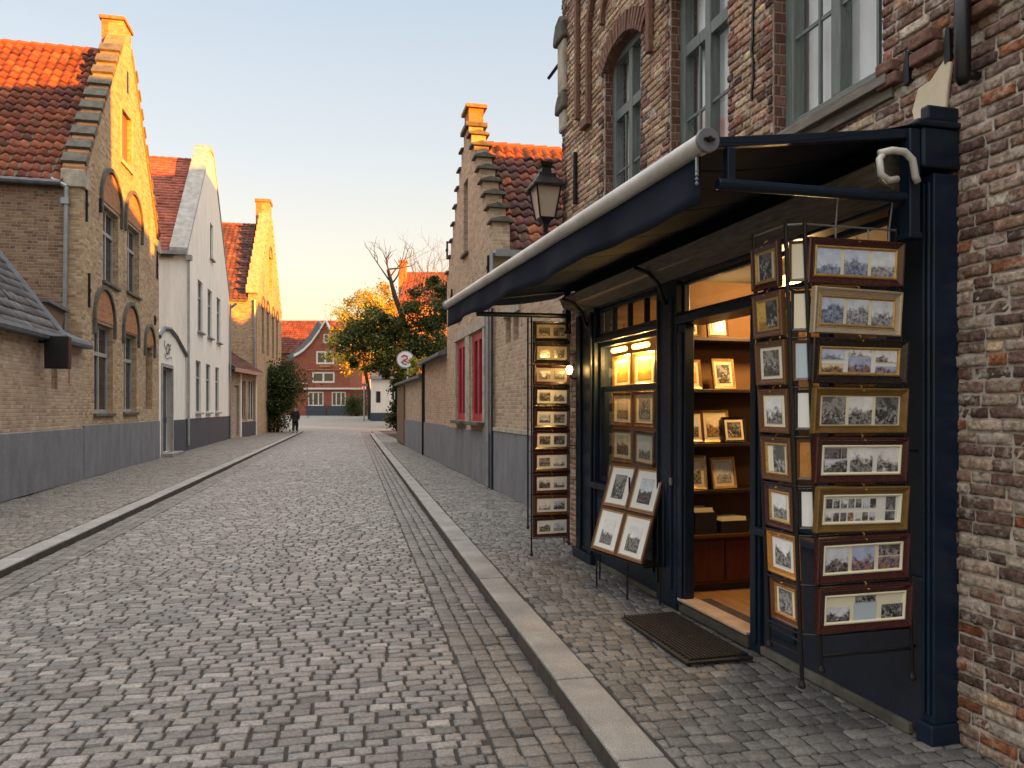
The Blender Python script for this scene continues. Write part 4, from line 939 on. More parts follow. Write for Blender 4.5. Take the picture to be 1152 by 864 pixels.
part('lintel', 'navy', .008, (5.20, 6.34, -.08, V+.02, 2.272, 2.338)); part('lintel', 'navy', .008, (6.705, 8.16, -.08, V-.01, 2.272, 2.33))
window(sf, 5.20, 6.355, 2.34, 2.62, V-.05, 'navy', 'glass', fw=.035, vert=0, s=-1, depth=.05)
wd = window(sf, 6.705, 8.155, .862, 2.27, V-.05, 'navy', 'glass', fw=.045, vert=0, trans=(1.80,), s=-1, depth=.05)
window(sf, 6.705, 8.155, 2.334, 2.62, V-.05, 'navy', 'glass', fw=.035, vert=3, s=-1, depth=.05)
part('stall_riser', 'navy', .006, (6.705, 8.16, -.02, V-.02, .05, .798), (6.80, 7.40, V-.018, V-.004, .2, .7), (7.46, 8.08, V-.018, V-.004, .2, .7))
part('corner_post', 'navy', .008, (8.165, 8.68, -.06, V, .0, 2.66), (8.20, 8.30, V+.002, V+.03, .1, 2.6), (8.52, 8.64, V+.002, V+.03, .1, 2.6), (8.15, 8.70, V+.002, V+.05, .0, .10))
part('fascia', 'navy', .006, (3.90, 8.70, -.02, V-.01, 2.625, 2.862))
part('roller_board', 'navy', .006, (3.962, 8.70, -.0, V+.02, 2.864, 2.975))
m = MB(); m.prism_x([(V-.008, 2.64), (V+.16, 2.70), (V+.20, 2.79), (V+.06, 2.86), (V-.008, 2.86)], 3.93, 8.70); m.build('cornice_board', 'sill', sf, bevel=.006)
m = MB(); m.box(5.32, 6.3, -.12, V+.01, .0, .085); m.build('threshold_riser', 'kerb_side', sf, bevel=.008)
m = MB(); m.box(5.32, 6.3, .03, V+.025, .088, .112); m.build('threshold', 'threshold', sf, bevel=.008)
# open door leaf, folded back into the shop
dl = part('door', 'navy', .006, (5.335, 5.375, -1.00, -.12, .13, 1.0), (5.335, 5.375, -1.0, -.88, 1.0, 2.25), (5.335, 5.375, -.24, -.12, 1.0, 2.25), (5.335, 5.375, -.88, -.24, 2.13, 2.25))
part('pane', 'glass', 0, (5.35, 5.358, -.88, -.24, 1.0, 2.13), parent=dl)
part('handle', 'zinc', .004, (5.375, 5.43, -.95, -.93, 1.05, 1.25), parent=dl)
for uu in (8.3, 6.50):
    m = MB(); m.tube([(uu, V+.02, 2.45), (uu, V+.06, 2.52), (uu, V+.09, 2.62), (uu, V+.18, 2.70), (uu, V+.30, 2.74)], .018, 8); m.build('scroll_bracket', 'black_metal', sf, smooth=True)

# =================================================================== AWNING
aw = thing('awning', 'navy canvas awning with white front tube over the shopfront', 'awning', PR0, ANG_R, off=(6.7, .15, 2.9))
def awn(t, s):   # t along, s from wall to front
    u = 3.80+(9.60-3.80)*t; v = .10+(1.36+.05*t-.10)*s; z = 2.985-.05*t+(2.76+.08*t-2.985+.05*t)*s-.055*math.sin(math.pi*s)*(.7+.3*math.sin(t*7))-.006*math.sin(t*46)*math.sin(math.pi*s)
    return (u, v, z)
m = MB(); a_, b_ = 90, 12
m.add([awn(i/a_, j/b_) for j in range(b_+1) for i in range(a_+1)], [(j*(a_+1)+i, j*(a_+1)+i+1, (j+1)*(a_+1)+i+1, (j+1)*(a_+1)+i) for j in range(b_) for i in range(a_)])
fb = m.build('canvas', 'fabric', aw, smooth=True, norm=False); sdm = fb.modifiers.new('thickness', 'SOLIDIFY'); sdm.thickness = .005
tb = MB(); tb.tube([(3.74, 1.36, 2.74), (9.66, 1.41, 2.82)], .045, 24); ft = tb.build('front_tube', 'tube_white', aw, smooth=False)
tb = MB(); tb.tube([(3.715, 1.36, 2.74), (3.738, 1.36, 2.74)], .053, 24); tb.build('end_cap', 'cap_grey', ft, bevel=.004)
tb = MB(); tb.tube([(9.662, 1.41, 2.82), (9.685, 1.41, 2.82)], .060, 24); tb.build('end_cap', 'cap_grey', ft, bevel=.004)
tb = MB(); tb.box(3.703, 3.713, 1.335, 1.385, 2.735, 2.745); tb.tube([(3.70, 1.36, 2.74), (3.716, 1.36, 2.74)], .012, 8); tb.build('screw', 'black_metal', ft)
m = MB(); nn = 60; vs = []
for j in range(5):
    for i in range(nn+1):
        t = i/nn; s = j/4; drop = .225+.014*math.sin(t*21)
        vs.append((3.80+5.84*t, 1.355+.05*t+.020*s*math.sin(t*26)+.009*s*math.sin(t*61), 2.715+.08*t-drop*s+(.0)))
m.add(vs, [(j*(nn+1)+i, j*(nn+1)+i+1, (j+1)*(nn+1)+i+1, (j+1)*(nn+1)+i) for j in range(4) for i in range(nn)])
for k in range(7):
    t = (k+.5)/7; sm_ = MB(); sm_.tube([(lambda p: (p[0], p[1], p[2]-.005))(awn(t, j/10)) for j in range(11)], .0035, 5); sm_.build('seam', 'fabric', fb)
vl = m.build('valance', 'fabric', aw, smooth=True, norm=False); sdm = vl.modifiers.new('thickness', 'SOLIDIFY'); sdm.thickness = .004
for uu, zz in ((3.82, 2.60), (8.75, 2.62)):
    m = MB(); m.tube([(uu, V+.07, zz), (uu, 1.26, zz-.01)], .026, 12); m.box(uu-.02, uu+.02, 1.18, 1.22, zz, 2.75); ar = m.build('arm', 'navy', aw, bevel=.004)
    m = MB(); m.box(uu-.035, uu+.035, V+.055, V+.115, zz-.18, 2.92); m.box(uu-.05, uu+.05, V+.056, V+.13, zz-.20, zz-.17); m.build('wall_bracket', 'navy', ar, bevel=.006)
    m = MB(); m.obox((uu, .76, 2.835), (.02, 0, 0), (0, .60, -.080), (0, .003, .022)); m.build('rafter', 'navy', aw, bevel=.004)
m = MB(); m.tube([(3.80, 1.37, 2.69), (3.795, 1.372, 2.61)], .008, 6)
for k in range(4): m.lathe((3.795, 1.372, 2.63-.018*k), [(.003, -.008), (.010, 0), (.003, .008)], 8)
m.build('crank_chain', 'zinc', aw)
m = MB(); m.tube([(3.79, .42, 2.78), (3.77, .455, 2.75), (3.765, .45, 2.68), (3.765, .41, 2.655), (3.765, .36, 2.665)], .016, 10)
m.tube([(3.79, .44, 2.785), (3.775, .38, 2.80), (3.765, .32, 2.795), (3.76, .28, 2.76), (3.758, .265, 2.68), (3.758, .25, 2.655)], .017, 10)
m.build('crank_hook', 'tube_white', aw, smooth=True)

# =================================================================== PICTURE FRAMES
_rg = MB
def moulding(W, H, w, prof):
    """mitred ring; prof = [(inset, height towards the viewer)], front faces -y; origin bottom centre"""
    vs = []; n = len(prof)
    for x, z, sx, sz in ((-W/2, 0, 1, 1), (W/2, 0, -1, 1), (W/2, H, -1, -1), (-W/2, H, 1, -1)):
        for i, h in prof: vs.append((x+sx*i, -h, z+sz*i))
    fs = []
    for k in range(4):
        k2 = (k+1) % 4
        for j in range(n): fs.append((k*n+j, k2*n+j, k2*n+(j+1) % n, k*n+(j+1) % n))
    return vs, fs
def picture(label, x, y, z, ax, W, H, fm='fr_mahogany', mat='cream', prints=(), w=.035, lip=None, tilt=0, yaw=0, group=None, cat='framed picture', stand=False):
    """x,y,z in the corner building's frame; ax = which way it faces: 'cam' (towards -u) or 'street' (+v) or an angle"""
    base = {'cam': R(-90), 'street': R(180)}.get(ax, ax)
    o = thing('framed_picture', label, cat, PR0, ANG_R, group, off=(x, y, z)); OFF[o.name] = (0, 0, 0)
    o.rotation_euler = (Matrix.Rotation(ANG_R+base+R(yaw), 4, 'Z') @ Matrix.Rotation(R(-tilt), 4, 'X') @ Matrix.Rotation(R(random.gauss(0, .55)), 4, 'Y')).to_euler()
    t = w*.55
    vs, fs = moulding(W, H, w, [(0, -.012), (0, t*.75), (w*.12, t), (w*.30, t*.92), (w*.42, t*.70), (w*.80, t*.42), (w*.86, t*.52), (w, t*.40), (w, -.012)])
    m = MB(); m.add(vs, fs); fr = m.build('frame', fm, o)
    iw, ih = W-2*w, H-2*w
    if lip:
        vs, fs = moulding(iw, ih, .013, [(0, .0), (0, t*.5), (.006, t*.62), (.013, t*.3), (.013, .0)]); m = MB(); m.add([(a, b, c+w) for a, b, c in vs], fs); m.build('inner_lip', lip, o)
    m = MB(); m.box(-iw/2-.002, iw/2+.002, -.002, .008, w-.002, H-w+.002); m.build('mount_board', mat, o)
    for k, (cx, cz, pw, ph, pi) in enumerate(prints):
        px, pz = cx*iw, w+ih*(.5+cz); mw, mh = pw*iw/2, ph*ih/2
        me = MB(); me.box(-mw, mw, -.0015, 0, -mh, mh); p = me.build('print', PR[pi] if isinstance(pi, int) else pi, o, off=(0, 0, 0)); p.location = (px, -.004, pz)
    if group and 'rack' in group and W > .2:
        m = MB(); m.tube([(0, .0, H-.002), (0, -.006, H+.008), (0, .010, H+.016)], .0035, 6); m.lathe((0, -.022, H-.012), [(.002, -.004), (.006, 0), (.002, .004)], 8); m.build('hook', 'fr_gold', o)
    if stand:
        m = MB(); m.obox((0, .04+H*.10, H*.36), (.02, 0, 0), (0, H*.10, -H*.36*.999), (0, .003, .0008)); m.build('strut', 'box_black', o)
    return o
tri = lambda a, b, c, h=.82: [(-.33, 0, .285, h+.03, a), (0, 0, .285, h+.03, b), (.33, 0, .285, h+.03, c)]
# near rack: right column (faces the camera)
spec = [
 ('wide dark red frame with three blue prints, topmost on the near rack', 'fr_mahogany', 'cream', tri(0, 0, 1), 'fr_gold', .035),
 ('wide champagne frame with three pale prints, second from top on the near rack', 'fr_silver', 'cream', tri(0, 1, 1, .86), 'fr_gold', .035),
 ('wide black frame with gold lip and small blue prints on the near rack', 'fr_black', 'whitecard', [(-.33, .24, .28, .38, 0), (-.33, -.25, .26, .32, 5), (0, .3, .28, .25, 2), (0, -.12, .28, .52, 6), (.33, .2, .26, .42, 2), (.33, -.3, .26, .28, 6)], 'fr_gold', .040),
 ('wide bronze brown frame with three dark grey prints, middle of the near rack', 'fr_bronze', 'cream', tri(3, 2, 7, .88), None, .036),
 ('wide dark red frame with pale skies below the bronze brown frame with dark prints', 'fr_mahogany', 'whitecard', [(-.36, .22, .2, .34, 7), (-.22, .22, .06, .34, 7), (-.32, -.2, .28, .42, 4), (0, -.02, .28, .9, 2), (.34, -.02, .28, .9, 2)], 'cream', .036),
 ('wide bronze brown frame with two rows of tiny photos on white card', 'fr_bronze', 'whitecard', [(-.42+.092*k, .2, .07, .3, (7, 4, 2, 7, 3, 4, 7)[k]) for k in range(7)]+[(-.42+.092*k, -.25, .07, .28, (2, 4, 7, 5, 2, 3, 4)[k]) for k in range(7)]+[(.36, .18, .12, .45, 7), (.36, -.25, .12, .3, 7)], 'cream', .036),
 ('wide reddish frame with three colourful prints, second from bottom on the near rack', 'fr_mahogany', 'cream', [(-.33, 0, .28, .88, 4), (0, 0, .28, .88, 6), (.33, .24, .27, .38, 7), (.33, -.22, .27, .44, 6)], 'cream', .036),
 ('wide dark red frame with pale blue note, bottom of the near rack', 'fr_mahogany', 'cream', [(-.33, -.16, .28, .48, 4), (0, .3, .25, .28, 7), (0, -.1, .28, .6, 'note'), (.34, -.2, .27, .52, 7)], 'cream', .036)]
M['note'] = P('pale blue paper', (.52, .62, .70), .7, var=.06)
zt = 2.395
for k, (lab, fm, mt, pr_, lip, w_) in enumerate(spec):
    H_ = .213; z_ = zt-.232*k-H_
    pr_ = [(a, b, c, d, M['note'] if e == 'note' else e) for a, b, c, d, e in pr_]
    picture(lab, 3.868+random.uniform(-.004, .004), .508-.0067*k, z_, 'cam', .515, H_, fm, mt, pr_, w_, lip, tilt=-4, yaw=random.uniform(-2.0, 2.0)+(5 if k == 1 else 0), group='frames facing the camera on the near rack')
left_spec = [
 ('dark red frame topmost on the street side of the near rack', 'fr_mahogany', 'cream', [(0, 0, .6, .8, 7)], 'fr_gold'),
 ("walnut frame glowing amber, second from top on the near rack street side", 'fr_walnut', 'paper', [(.16, 0, .5, .9, 7), (-.28, 0, .4, .9, LAMP_TINT_PRINT)], 'fr_gold'),
 ("thin walnut frame with a grey print, third down on the near rack street side", 'fr_walnut', 'cream', [(0, 0, .7, .8, 3)], None),
 ("walnut frame with silver grey print, fourth down on the near rack street side", 'fr_walnut', 'cream', [(0, 0, .7, .8, 2)], None),
 ("walnut frame with narrow dark print, fifth down on the near rack street side", 'fr_walnut', 'cream', [(.1, 0, .5, .85, 3)], 'fr_gold'),
 ('dark frame with ivory mount and faded print, third from the bottom of the rack side', 'fr_mahogany', 'cream', [(0, 0, .6, .75, 2)], 'fr_gold'),
 ('bright amber wood frame with thick moulding, second from the bottom of the rack side', 'fr_amber', 'whitecard', [(0, 0, .7, .75, 2)], None),
 ('reddish walnut frame with grey print, lowest of the rack side facing the street', 'fr_walnut', 'cream', [(0, 0, .6, .75, 3)], 'fr_amber')]
for k, (lab, fm, mt, pr_, lip) in enumerate(left_spec):
    picture(lab, 4.055, .855-.016*k, zt-.232*k-.215, 'street', .235, .213, fm, mt, pr_, .030, lip, tilt=-3, yaw=random.uniform(-2, 2), group='frames on the street side of the near rack')
cards = [('cream backed frame edge in the rack gap beside the topmost dark red frame', 'cream'), ('cream backed frame edge in the rack gap beside the champagne frame', 'cream'), ('pale blue card edge in the rack gap beside the black frame', 'note'),
         ('white card edge in the rack gap beside the bronze frame', 'whitecard'), ('amber wooden strip in the rack gap near the middle', 'fr_amber'), ('white card edge in the rack gap beside the frame of tiny photos', 'whitecard')]
for k, (lab, mt) in enumerate(cards):
    picture(lab, 3.91, .785-.011*k, zt-.232*k-.20, R(-125), .085, .19, 'fr_black' if k % 2 else 'fr_walnut', mt, [], .014, None, group='slim frames in the corner of the near rack')
def rack(label, u_in, u_out, v0, v1, z0, z1, posts, group=None, feet=True, rows_=8, pitch=.232, top=2.4, lean=0):
    o = thing('display_rack', label, 'display rack', PR0, ANG_R, group, off=(u_in, v0, z0))
    for (pu, pv, za) in posts:
        m = MB(); m.tube([(pu, pv-lean, za), (pu, pv, z1)], .010, 8)
        if feet: m.lathe((pu, pv-lean, za), [(.006, -.02), (.018, -.012), (.018, 0), (.011, .02)], 10)
        m.build('post', 'black_metal', o)
    P2 = [(p[0], p[1]) for p in posts]
    for k in range(rows_+1):
        m = MB(); z = top-.004-pitch*k
        q = lean*(z1-z)/(z1-z0)
        for (a, b), (c, d) in zip(P2, P2[1:]): m.tube([(a, b-q, z), (c, d-q, z)], .0045, 6)
        m.build('cross_wire', 'black_metal', o)
    return o
nr = rack('tall black wire rack filled with picture frames beside the near corner post', 3.89, 4.3, .2, .85, .30, 2.47, [(3.885, .255, .30), (3.885, .77, .38), (3.93, .84, .30), (4.18, .85, .42)], lean=.09)
m = MB(); m.tube([(3.885, .255, 2.46), (3.885, .77, 2.46), (3.93, .84, 2.46), (4.18, .85, 2.46)], .005, 6)
for vv in (.3, .42, .6): m.tube([(3.885, vv, 2.40), (3.885, vv, 2.46)], .004, 6)
m.tube([(3.885, .60, 2.46), (3.87, .60, 2.58), (3.83, .58, 2.60)], .004, 6); m.tube([(3.885, .3, 2.46), (3.86, .3, 2.6)], .004, 6)
m.build('hanging_wire', 'zinc', nr)
m = MB(); m.tube([(3.885, .17, .44), (3.885, .69, .44)], .007, 6); m.build('bottom_rail', 'black_metal', nr); m = MB(); m.tube([(3.93, .755, .44), (4.18, .765, .44)], .004, 6); m.tube([(4.18, .765, .52), (3.93, .755, .50)], .004, 6); m.tube([(3.885, .205, .44), (3.92, .10, .44)], .007, 6); m.tube([(3.885, .205, 1.4), (3.88, .14, 1.4)], .007, 6); m.tube([(3.885, .205, 2.3), (3.88, .14, 2.3)], .007, 6)
m.build('bottom_rail', 'black_metal', nr)
# far rack
ordw = ['topmost', 'second', 'third', 'fourth', 'fifth', 'sixth', 'seventh', 'eighth', 'ninth', 'lowest']
for k in range(10):
    fm = ('fr_black', 'fr_black', 'fr_mahogany', 'fr_black', 'fr_mahogany', 'fr_mahogany', 'fr_mahogany', 'fr_mahogany', 'fr_walnut', 'fr_mahogany')[k]
    lab = f'{"dark" if k in (0,1,3) else "brown"} frame with two grey prints, {ordw[k]}{" from the top" if 0 < k < 9 else ""} on the far rack'
    picture(lab, 8.74, .425, 2.55-.236*k-.215, 'cam', .41, .215, fm, 'whitecard' if k > 2 else 'paper_grey', [(-.24, -.02, .36, .62, (7, 3, 2, 3, 4, 3, 3, 4, 2, 2)[k]), (.24, -.02, .36, .62, (7, 3, 3, 2, 3, 7, 2, 2, 4, 1)[k])], .034, None, tilt=-3, yaw=random.uniform(-2, 2), group='frames on the far rack')
fr_ = rack('tall narrow wire rack of two-print frames at the far end of the shopfront', 8.76, 8.8, .2, .64, .0, 2.6, [(8.77, .215, .12), (8.77, .645, .02), (8.86, .66, .3)], rows_=10, pitch=.236, top=2.555)
part('backing_panel', 'box_black', 0, (8.765, 8.775, .23, .63, .2, 2.555), parent=fr_).parent = fr_
m = MB(); m.tube([(8.77, .215, 1.2), (8.69, .17, 1.2)], .007, 6); m.tube([(8.77, .215, 2.2), (8.69, .17, 2.2)], .007, 6); m.build('wall_tie', 'black_metal', fr_)
# bulb lamp by the far rack
wl = thing('wall_lamp', 'small glowing bulb lamp on the navy post beside the far rack', 'wall lamp', PR0, ANG_R, off=(8.6, .2, 1.95))
m = MB(); m.tube([(8.6, .155, 1.93), (8.6, .24, 1.93), (8.6, .27, 1.97)], .012, 8); m.build('bracket', 'black_metal', wl)
M['bulb'] = emis('warm bulb', (1, .62, .2), 5)
m = MB(); m.lathe((8.6, .27, 2.03), [(.004, -.06), (.022, -.05), (.036, -.01), (.032, .02), (.012, .035), (.003, .038)], 16); m.build('bulb', 'bulb', wl, smooth=True)
def point(name, parent, loc, e, col=(1, .58, .22), r=.05):
    l = bpy.data.lights.new(name, 'POINT'); l.energy = e; l.color = col; l.shadow_soft_size = r; o = bpy.data.objects.new(name, l); link(o, parent)
    b = off_of(parent); o.location = (loc[0]-b[0], loc[1]-b[1], loc[2]-b[2]); return o
point('bulb_light', wl, (8.6, .34, 2.0), .06)

# leaning display in front of the shop window
ds = thing('display_stand', 'low black metal ledge stand carrying four leaning frames below the window', 'display stand', PR0, ANG_R, off=(7.0, .4, 0))
def uvw(X, Y, Z): return (-.2594*(X-3.11)+.9658*Y, (3.11-.2686*Y-X)*.9658, Z)
e0, e1 = Vector(uvw(.742, 7.01, .31)), Vector(uvw(1.083, 6.25, .31))
dd = (e1-e0); Lb = dd.length; dd.normalize(); inn = Vector((dd.y, -dd.x, 0))
if inn.y > 0: inn = -inn
m = MB(); a0_, a1_ = e0-dd*.12, e1+dd*.06; fo = -inn*.05; bk_ = inn*.16
m.add([tuple(a0_+fo), tuple(a1_+fo), tuple(a1_+bk_), tuple(a0_+bk_), tuple(a0_+fo+Vector((0, 0, .012))), tuple(a1_+fo+Vector((0, 0, .012))), tuple(a1_+bk_+Vector((0, 0, .012))), tuple(a0_+bk_+Vector((0, 0, .012)))], [(0, 1, 2, 3), (4, 5, 6, 7), (0, 1, 5, 4), (1, 2, 6, 5), (2, 3, 7, 6), (3, 0, 4, 7)])
m.build('ledge', 'black_metal', ds)
for q in (a0_*.75+a1_*.25+fo*.8, a0_*.25+a1_*.75+fo*.8, a1_+bk_*.7, a0_+bk_*.9):
    m = MB(); m.tube([(q.x, q.y, 0.0), (q.x, q.y, .31)], .009, 8); m.build('leg', 'black_metal', ds)
for q in (a1_+bk_*.9, (a0_+a1_)/2+bk_*.9):
    m = MB(); m.tube([(q.x, q.y, .3), (q.x, q.y+.0, 1.0)], .009, 8); m.build('back_rail', 'black_metal', ds)
ang = math.atan2(dd.y, dd.x)
names4 = [['upper left leaning frame with sepia street print below the shop window', 'lower left leaning frame with pale grey tower print below the shop window'],
          ['upper right leaning frame with blue grey street print below the shop window', 'lower right leaning frame with small grey drawing below the shop window']]
tl_ = 17
for i in range(2):
    for j in range(2):
        c = e0+dd*(Lb*(.25+.5*i)); hh = .40; up_ = (1-j)*(hh+.006)
        q = c+inn*(math.sin(R(tl_))*up_-.02); zq = .326+math.cos(R(tl_))*up_
        picture(names4[i][j], q.x, q.y, zq, ang, Lb*.5-.006, hh, 'fr_walnut', 'whitecard', [(0, -.02 if j == 0 else -.05, .52, .62, (3, 2, 4, 2)[i*2+j])], .024, 'fr_gold', tilt=-tl_ if False else tl_, group='four frames leaning on the ledge stand')

# frames hanging in the shop window
M['strip_glow'] = emis('glowing strip', (1, .55, .12), 1.6)
wn = [(7.88, 1.80, 'fr_bronze', LAMP_TINT_PRINT, 'amber lit frame, upper left in the shop window'), (7.37, 1.80, 'fr_bronze', LAMP_TINT_PRINT, 'amber lit frame, upper right in the shop window'),
      (7.88, 1.43, 'fr_walnut', PR[5], 'brown frame with sepia print, middle left in the shop window'), (7.37, 1.43, 'fr_walnut', PR[3], 'brown frame with building print, middle right in the shop window'),
      (7.88, 1.07, 'fr_bronze', PR[5], 'brown frame with small sepia print, lower left in the shop window'), (7.37, 1.06, 'fr_mahogany', PR[2], 'dark frame with grey skyline print, lower right in the shop window')]
for (uu, zb_, fm, pm, lab) in wn:
    o = picture(lab, uu, -.04, zb_, 'street', .45, .335, fm, 'cream' if pm is not LAMP_TINT_PRINT else 'paper', [(0, 0, .66, .70, pm)], .032, 'fr_gold', yaw=random.uniform(-4, 3), group='frames hanging in the shop window')
    m = MB(); m.tube([(0, .012, .325), (0, .012, 2.45-zb_)], .002, 4); m.build('cord', 'black_metal', o)
for uu, lab in ((7.88, 'left glowing strip lamp above the amber frame in the shop window'), (7.37, 'right glowing strip lamp above the amber frame in the shop window')):
    o = thing('picture_lamp', lab, 'picture lamp', PR0, ANG_R, 'strip lamps in the shop window', off=(uu, .0, 2.17))
    m = MB(); m.tube([(uu-.15, .0, 2.19), (uu+.15, .0, 2.19)], .026, 12); m.build('lamp_shade', 'strip_glow', o, smooth=False)
    m = MB(); m.tube([(uu, .0, 2.21), (uu, -.02, 2.27)], .006, 6); m.build('stem', 'black_metal', o)
    point('lamp_light', o, (uu, .058, 2.10), 5.0, (1, .55, .16), .03)
picture('small walnut frame with pale print standing on the window sill', 8.02, .03, .87, 'street', .2, .17, 'fr_walnut', 'cream', [(0, 0, .6, .6, 2)], .022, None, tilt=8, stand=True)
# shelves inside
su = thing('shelf_unit', 'dark wooden shelf unit with mahogany cabinet just inside the doorway', 'shelf unit', PR0, ANG_R, off=(6.7, -.7, .08))
for z_ in (2.20, 1.765, 1.31, .917): part('shelf', 'shelf_dark', .003, (6.56, 6.86, -1.6, .04, z_-.028, z_), parent=su)
part('back_panel', 'int_wall', 0, (6.862, 6.885, -1.6, .04, .56, 2.72), parent=su); part('side_panel', 'shelf_dark', .003, (6.56, 6.885, 0.042, .06, .08, 2.72), parent=su)
cb_ = part('cabinet', 'mahogany', .004, (6.52, 6.885, -1.6, .04, .14, .53), parent=su); part('counter', 'fr_walnut', .004, (6.48, 6.885, -1.62, .045, .532, .56), parent=su)
part('cabinet_door', 'mahogany', .006, (6.505, 6.519, -.36, .0, .17, .50), parent=cb_); part('cabinet_door', 'mahogany', .006, (6.505, 6.519, -.74, -.38, .17, .50), parent=cb_)
part('kickboard', 'shelf_dark', 0, (6.56, 6.88, -1.6, .04, .08, .138), parent=su)
sh = [(-.10, 2.20, .17, .24, 'fr_bronze', 2, 'pale card frame at the left of the top shelf inside the shop'), (-.36, 2.20, .20, .26, 'fr_walnut', 4, 'frame with dark print at the right of the top shelf inside the shop'),
      (-.11, 1.765, .23, .25, 'fr_gold', LAMP_TINT_PRINT, 'gold frame with amber print, left on the second shelf inside the shop'), (-.42, 1.765, .22, .26, 'fr_gold', 3, 'gold frame with dark print, right on the second shelf inside the shop'),
      (-.12, 1.31, .25, .27, 'fr_walnut', 4, 'dark framed picture of figures, left on the third shelf inside the shop'), (-.36, 1.31, .26, .28, 'fr_gold', 5, 'gold frame with amber view, middle of the third shelf inside the shop'),
      (-.52, 1.31, .22, .22, 'fr_black', 7, 'small black frame with dark photo on the third shelf inside the shop'),
      (-.13, .917, .27, .29, 'fr_gold', 2, 'tilted gold frame with sketches, left on the lowest shelf inside the shop'), (-.44, .917, .24, .27, 'fr_gold', 1, 'gold frame with pale photo, right on the lowest shelf inside the shop')]
for v_, z_, w2, h2, fm, pm, lab in sh:
    picture(lab, 6.63 if w2 > .22 else 6.60, v_, z_+.003, 'cam', w2, h2, fm, 'paper', [(0, 0, .74, .74, pm)], .022, None, tilt=9, yaw=random.uniform(-12, 6), stand=True)
bx1 = part('storage_box', 'box_black', .004, (6.55, 6.75, -.36, -.14, .561, .72)); bx1.parent = None
def box_thing(label, u0, u1, v0, v1, z0, z1, paper_col='paper'):
    o = thing('storage_box', label, 'box', PR0, ANG_R, 'black boxes on the shop counter', off=((u0+u1)/2, (v0+v1)/2, z0))
    m = MB(); w_ = .008; m.box(u0, u1, v0, v1, z0, z0+w_); m.box(u0, u0+w_, v0, v1, z0+w_, z1); m.box(u1-w_, u1, v0, v1, z0+w_, z1); m.box(u0+w_, u1-w_, v0, v0+w_, z0+w_, z1); m.box(u0+w_, u1-w_, v1-w_, v1, z0+w_, z1); m.build('box_body', 'box_black', o)
    m = MB()
    for k in range(9): uu = u0+.02+(u1-u0-.04)*k/9; m.obox((uu, (v0+v1)/2, (z0+z1)/2+.025+random.uniform(-.01, .02)), (.0015, 0, .0002), (0, (v1-v0)/2-.012, 0), (0.01, 0, (z1-z0)/2-.012))
    m.build('cards', paper_col, o); return o
bpy.data.objects.remove(bx1)
box_thing('tall black box of cards on the counter inside the doorway', 6.52, 6.76, -.30, -.10, .562, .74); box_thing('low black box of papers right of the tall box on the counter', 6.52, 6.76, -.60, -.34, .562, .66)
# lamps in the shop
M['shade_w'] = P('opal glass shade', (.62, .58, .50), .3, var=.05); M['shade_glow'] = emis('glowing shade', (1, .55, .16), 2.2)
pl_ = thing('pendant_lamp', 'white elongated opal pendant lamp hanging inside above the doorway', 'pendant lamp', PR0, ANG_R, off=(6.94, -.38, 2.38))
m = MB(); m.lathe((6.94, -.38, 2.36), [(.02, 0), (.055, .02), (.068, .08), (.066, .15), (.045, .21), (.02, .235)], 20); m.build('lamp_shade', 'shade_w', pl_, smooth=True)
m = MB(); m.tube([(6.94, -.38, 2.59), (6.94, -.38, 2.80)], .004, 6); m.build('cord', 'black_metal', pl_)
for uu, vv, e_, lab in ((6.1, -.75, 17, 'glowing dish lamp on the shop ceiling seen through the fanlight'), (7.5, -1.0, 7, 'glowing dish lamp on the shop ceiling behind the display window'), (4.7, -1.2, 4, 'glowing dish lamp on the shop ceiling behind the near rack')):
    o = thing('ceiling_lamp', lab, 'ceiling lamp', PR0, ANG_R, 'warm ceiling lamps in the shop', off=(uu, vv, 2.6))
    m = MB(); m.lathe((uu, vv, 2.60), [(.15, 0), (.155, .01), (.10, .06), (.03, .08)], 24); m.build('lamp_shade', 'shade_glow', o, smooth=True)
    m = MB(); m.tube([(uu, vv, 2.68), (uu, vv, 2.80)], .006, 6); m.build('stem', 'black_metal', o)
    point('lamp_light', o, (uu, vv, 2.50), e_, (1, .60, .24), .08)
# doormat
dm = thing('doormat', 'black ribbed rubber doormat lying on the pavement before the threshold', 'doormat', PR0, ANG_R, off=(5.7, .45, 0))
m = MB(); m.prism_z([(5.10, .26), (6.24, .235), (6.20, .70), (5.12, .72)], 0.006, .022); m.build('mat_base', 'doormat', dm, bevel=.006)
m = MB()
for k in range(15): vv = .275+.028*k; m.box(5.14, 6.19, vv, vv+.012, .022, .036)
for k in range(22): uu = 5.15+.048*k; m.box(uu, uu+.010, .27, .69, .0225, .031)
m.build('ribs', 'doormat', dm)

# =================================================================== STREET LANTERN on the corner building
ln = thing('street_lantern', 'black four-sided lantern with frosted panes above the awning end', 'street lamp', (.40, 9.2, 3.82), ANG_R)
m = MB(); sq = lambda r, z0, r2, z1: None
m.lathe((0, 0, 0), [(.02, -.10), (.035, -.08), (.05, 0), (.085, .04), (.13, .06), (.13, .075)], 4, True); m.build('lantern_base', 'black_metal', ln)
g_ = MB(); g_.lathe((0, 0, 0), [(.125, .077), (.205, .43)], 4, True); g_.build('panes', 'lamp_glass', ln)
m = MB()
for k in range(4):
    a = math.pi/4+k*math.pi/2; c, s = math.cos(a), math.sin(a); m.tube([(.132*c, .132*s, .07), (.214*c, .214*s, .435)], .011, 6)
m.build('corner_bars', 'black_metal', ln)
m = MB(); m.lathe((0, 0, 0), [(.20, .432), (.285, .42), (.285, .445), (.16, .55), (.14, .60), (.09, .615), (.075, .67), (.10, .70), (.115, .735), (.03, .75)], 4, True); m.build('lantern_roof', 'black_metal', ln)
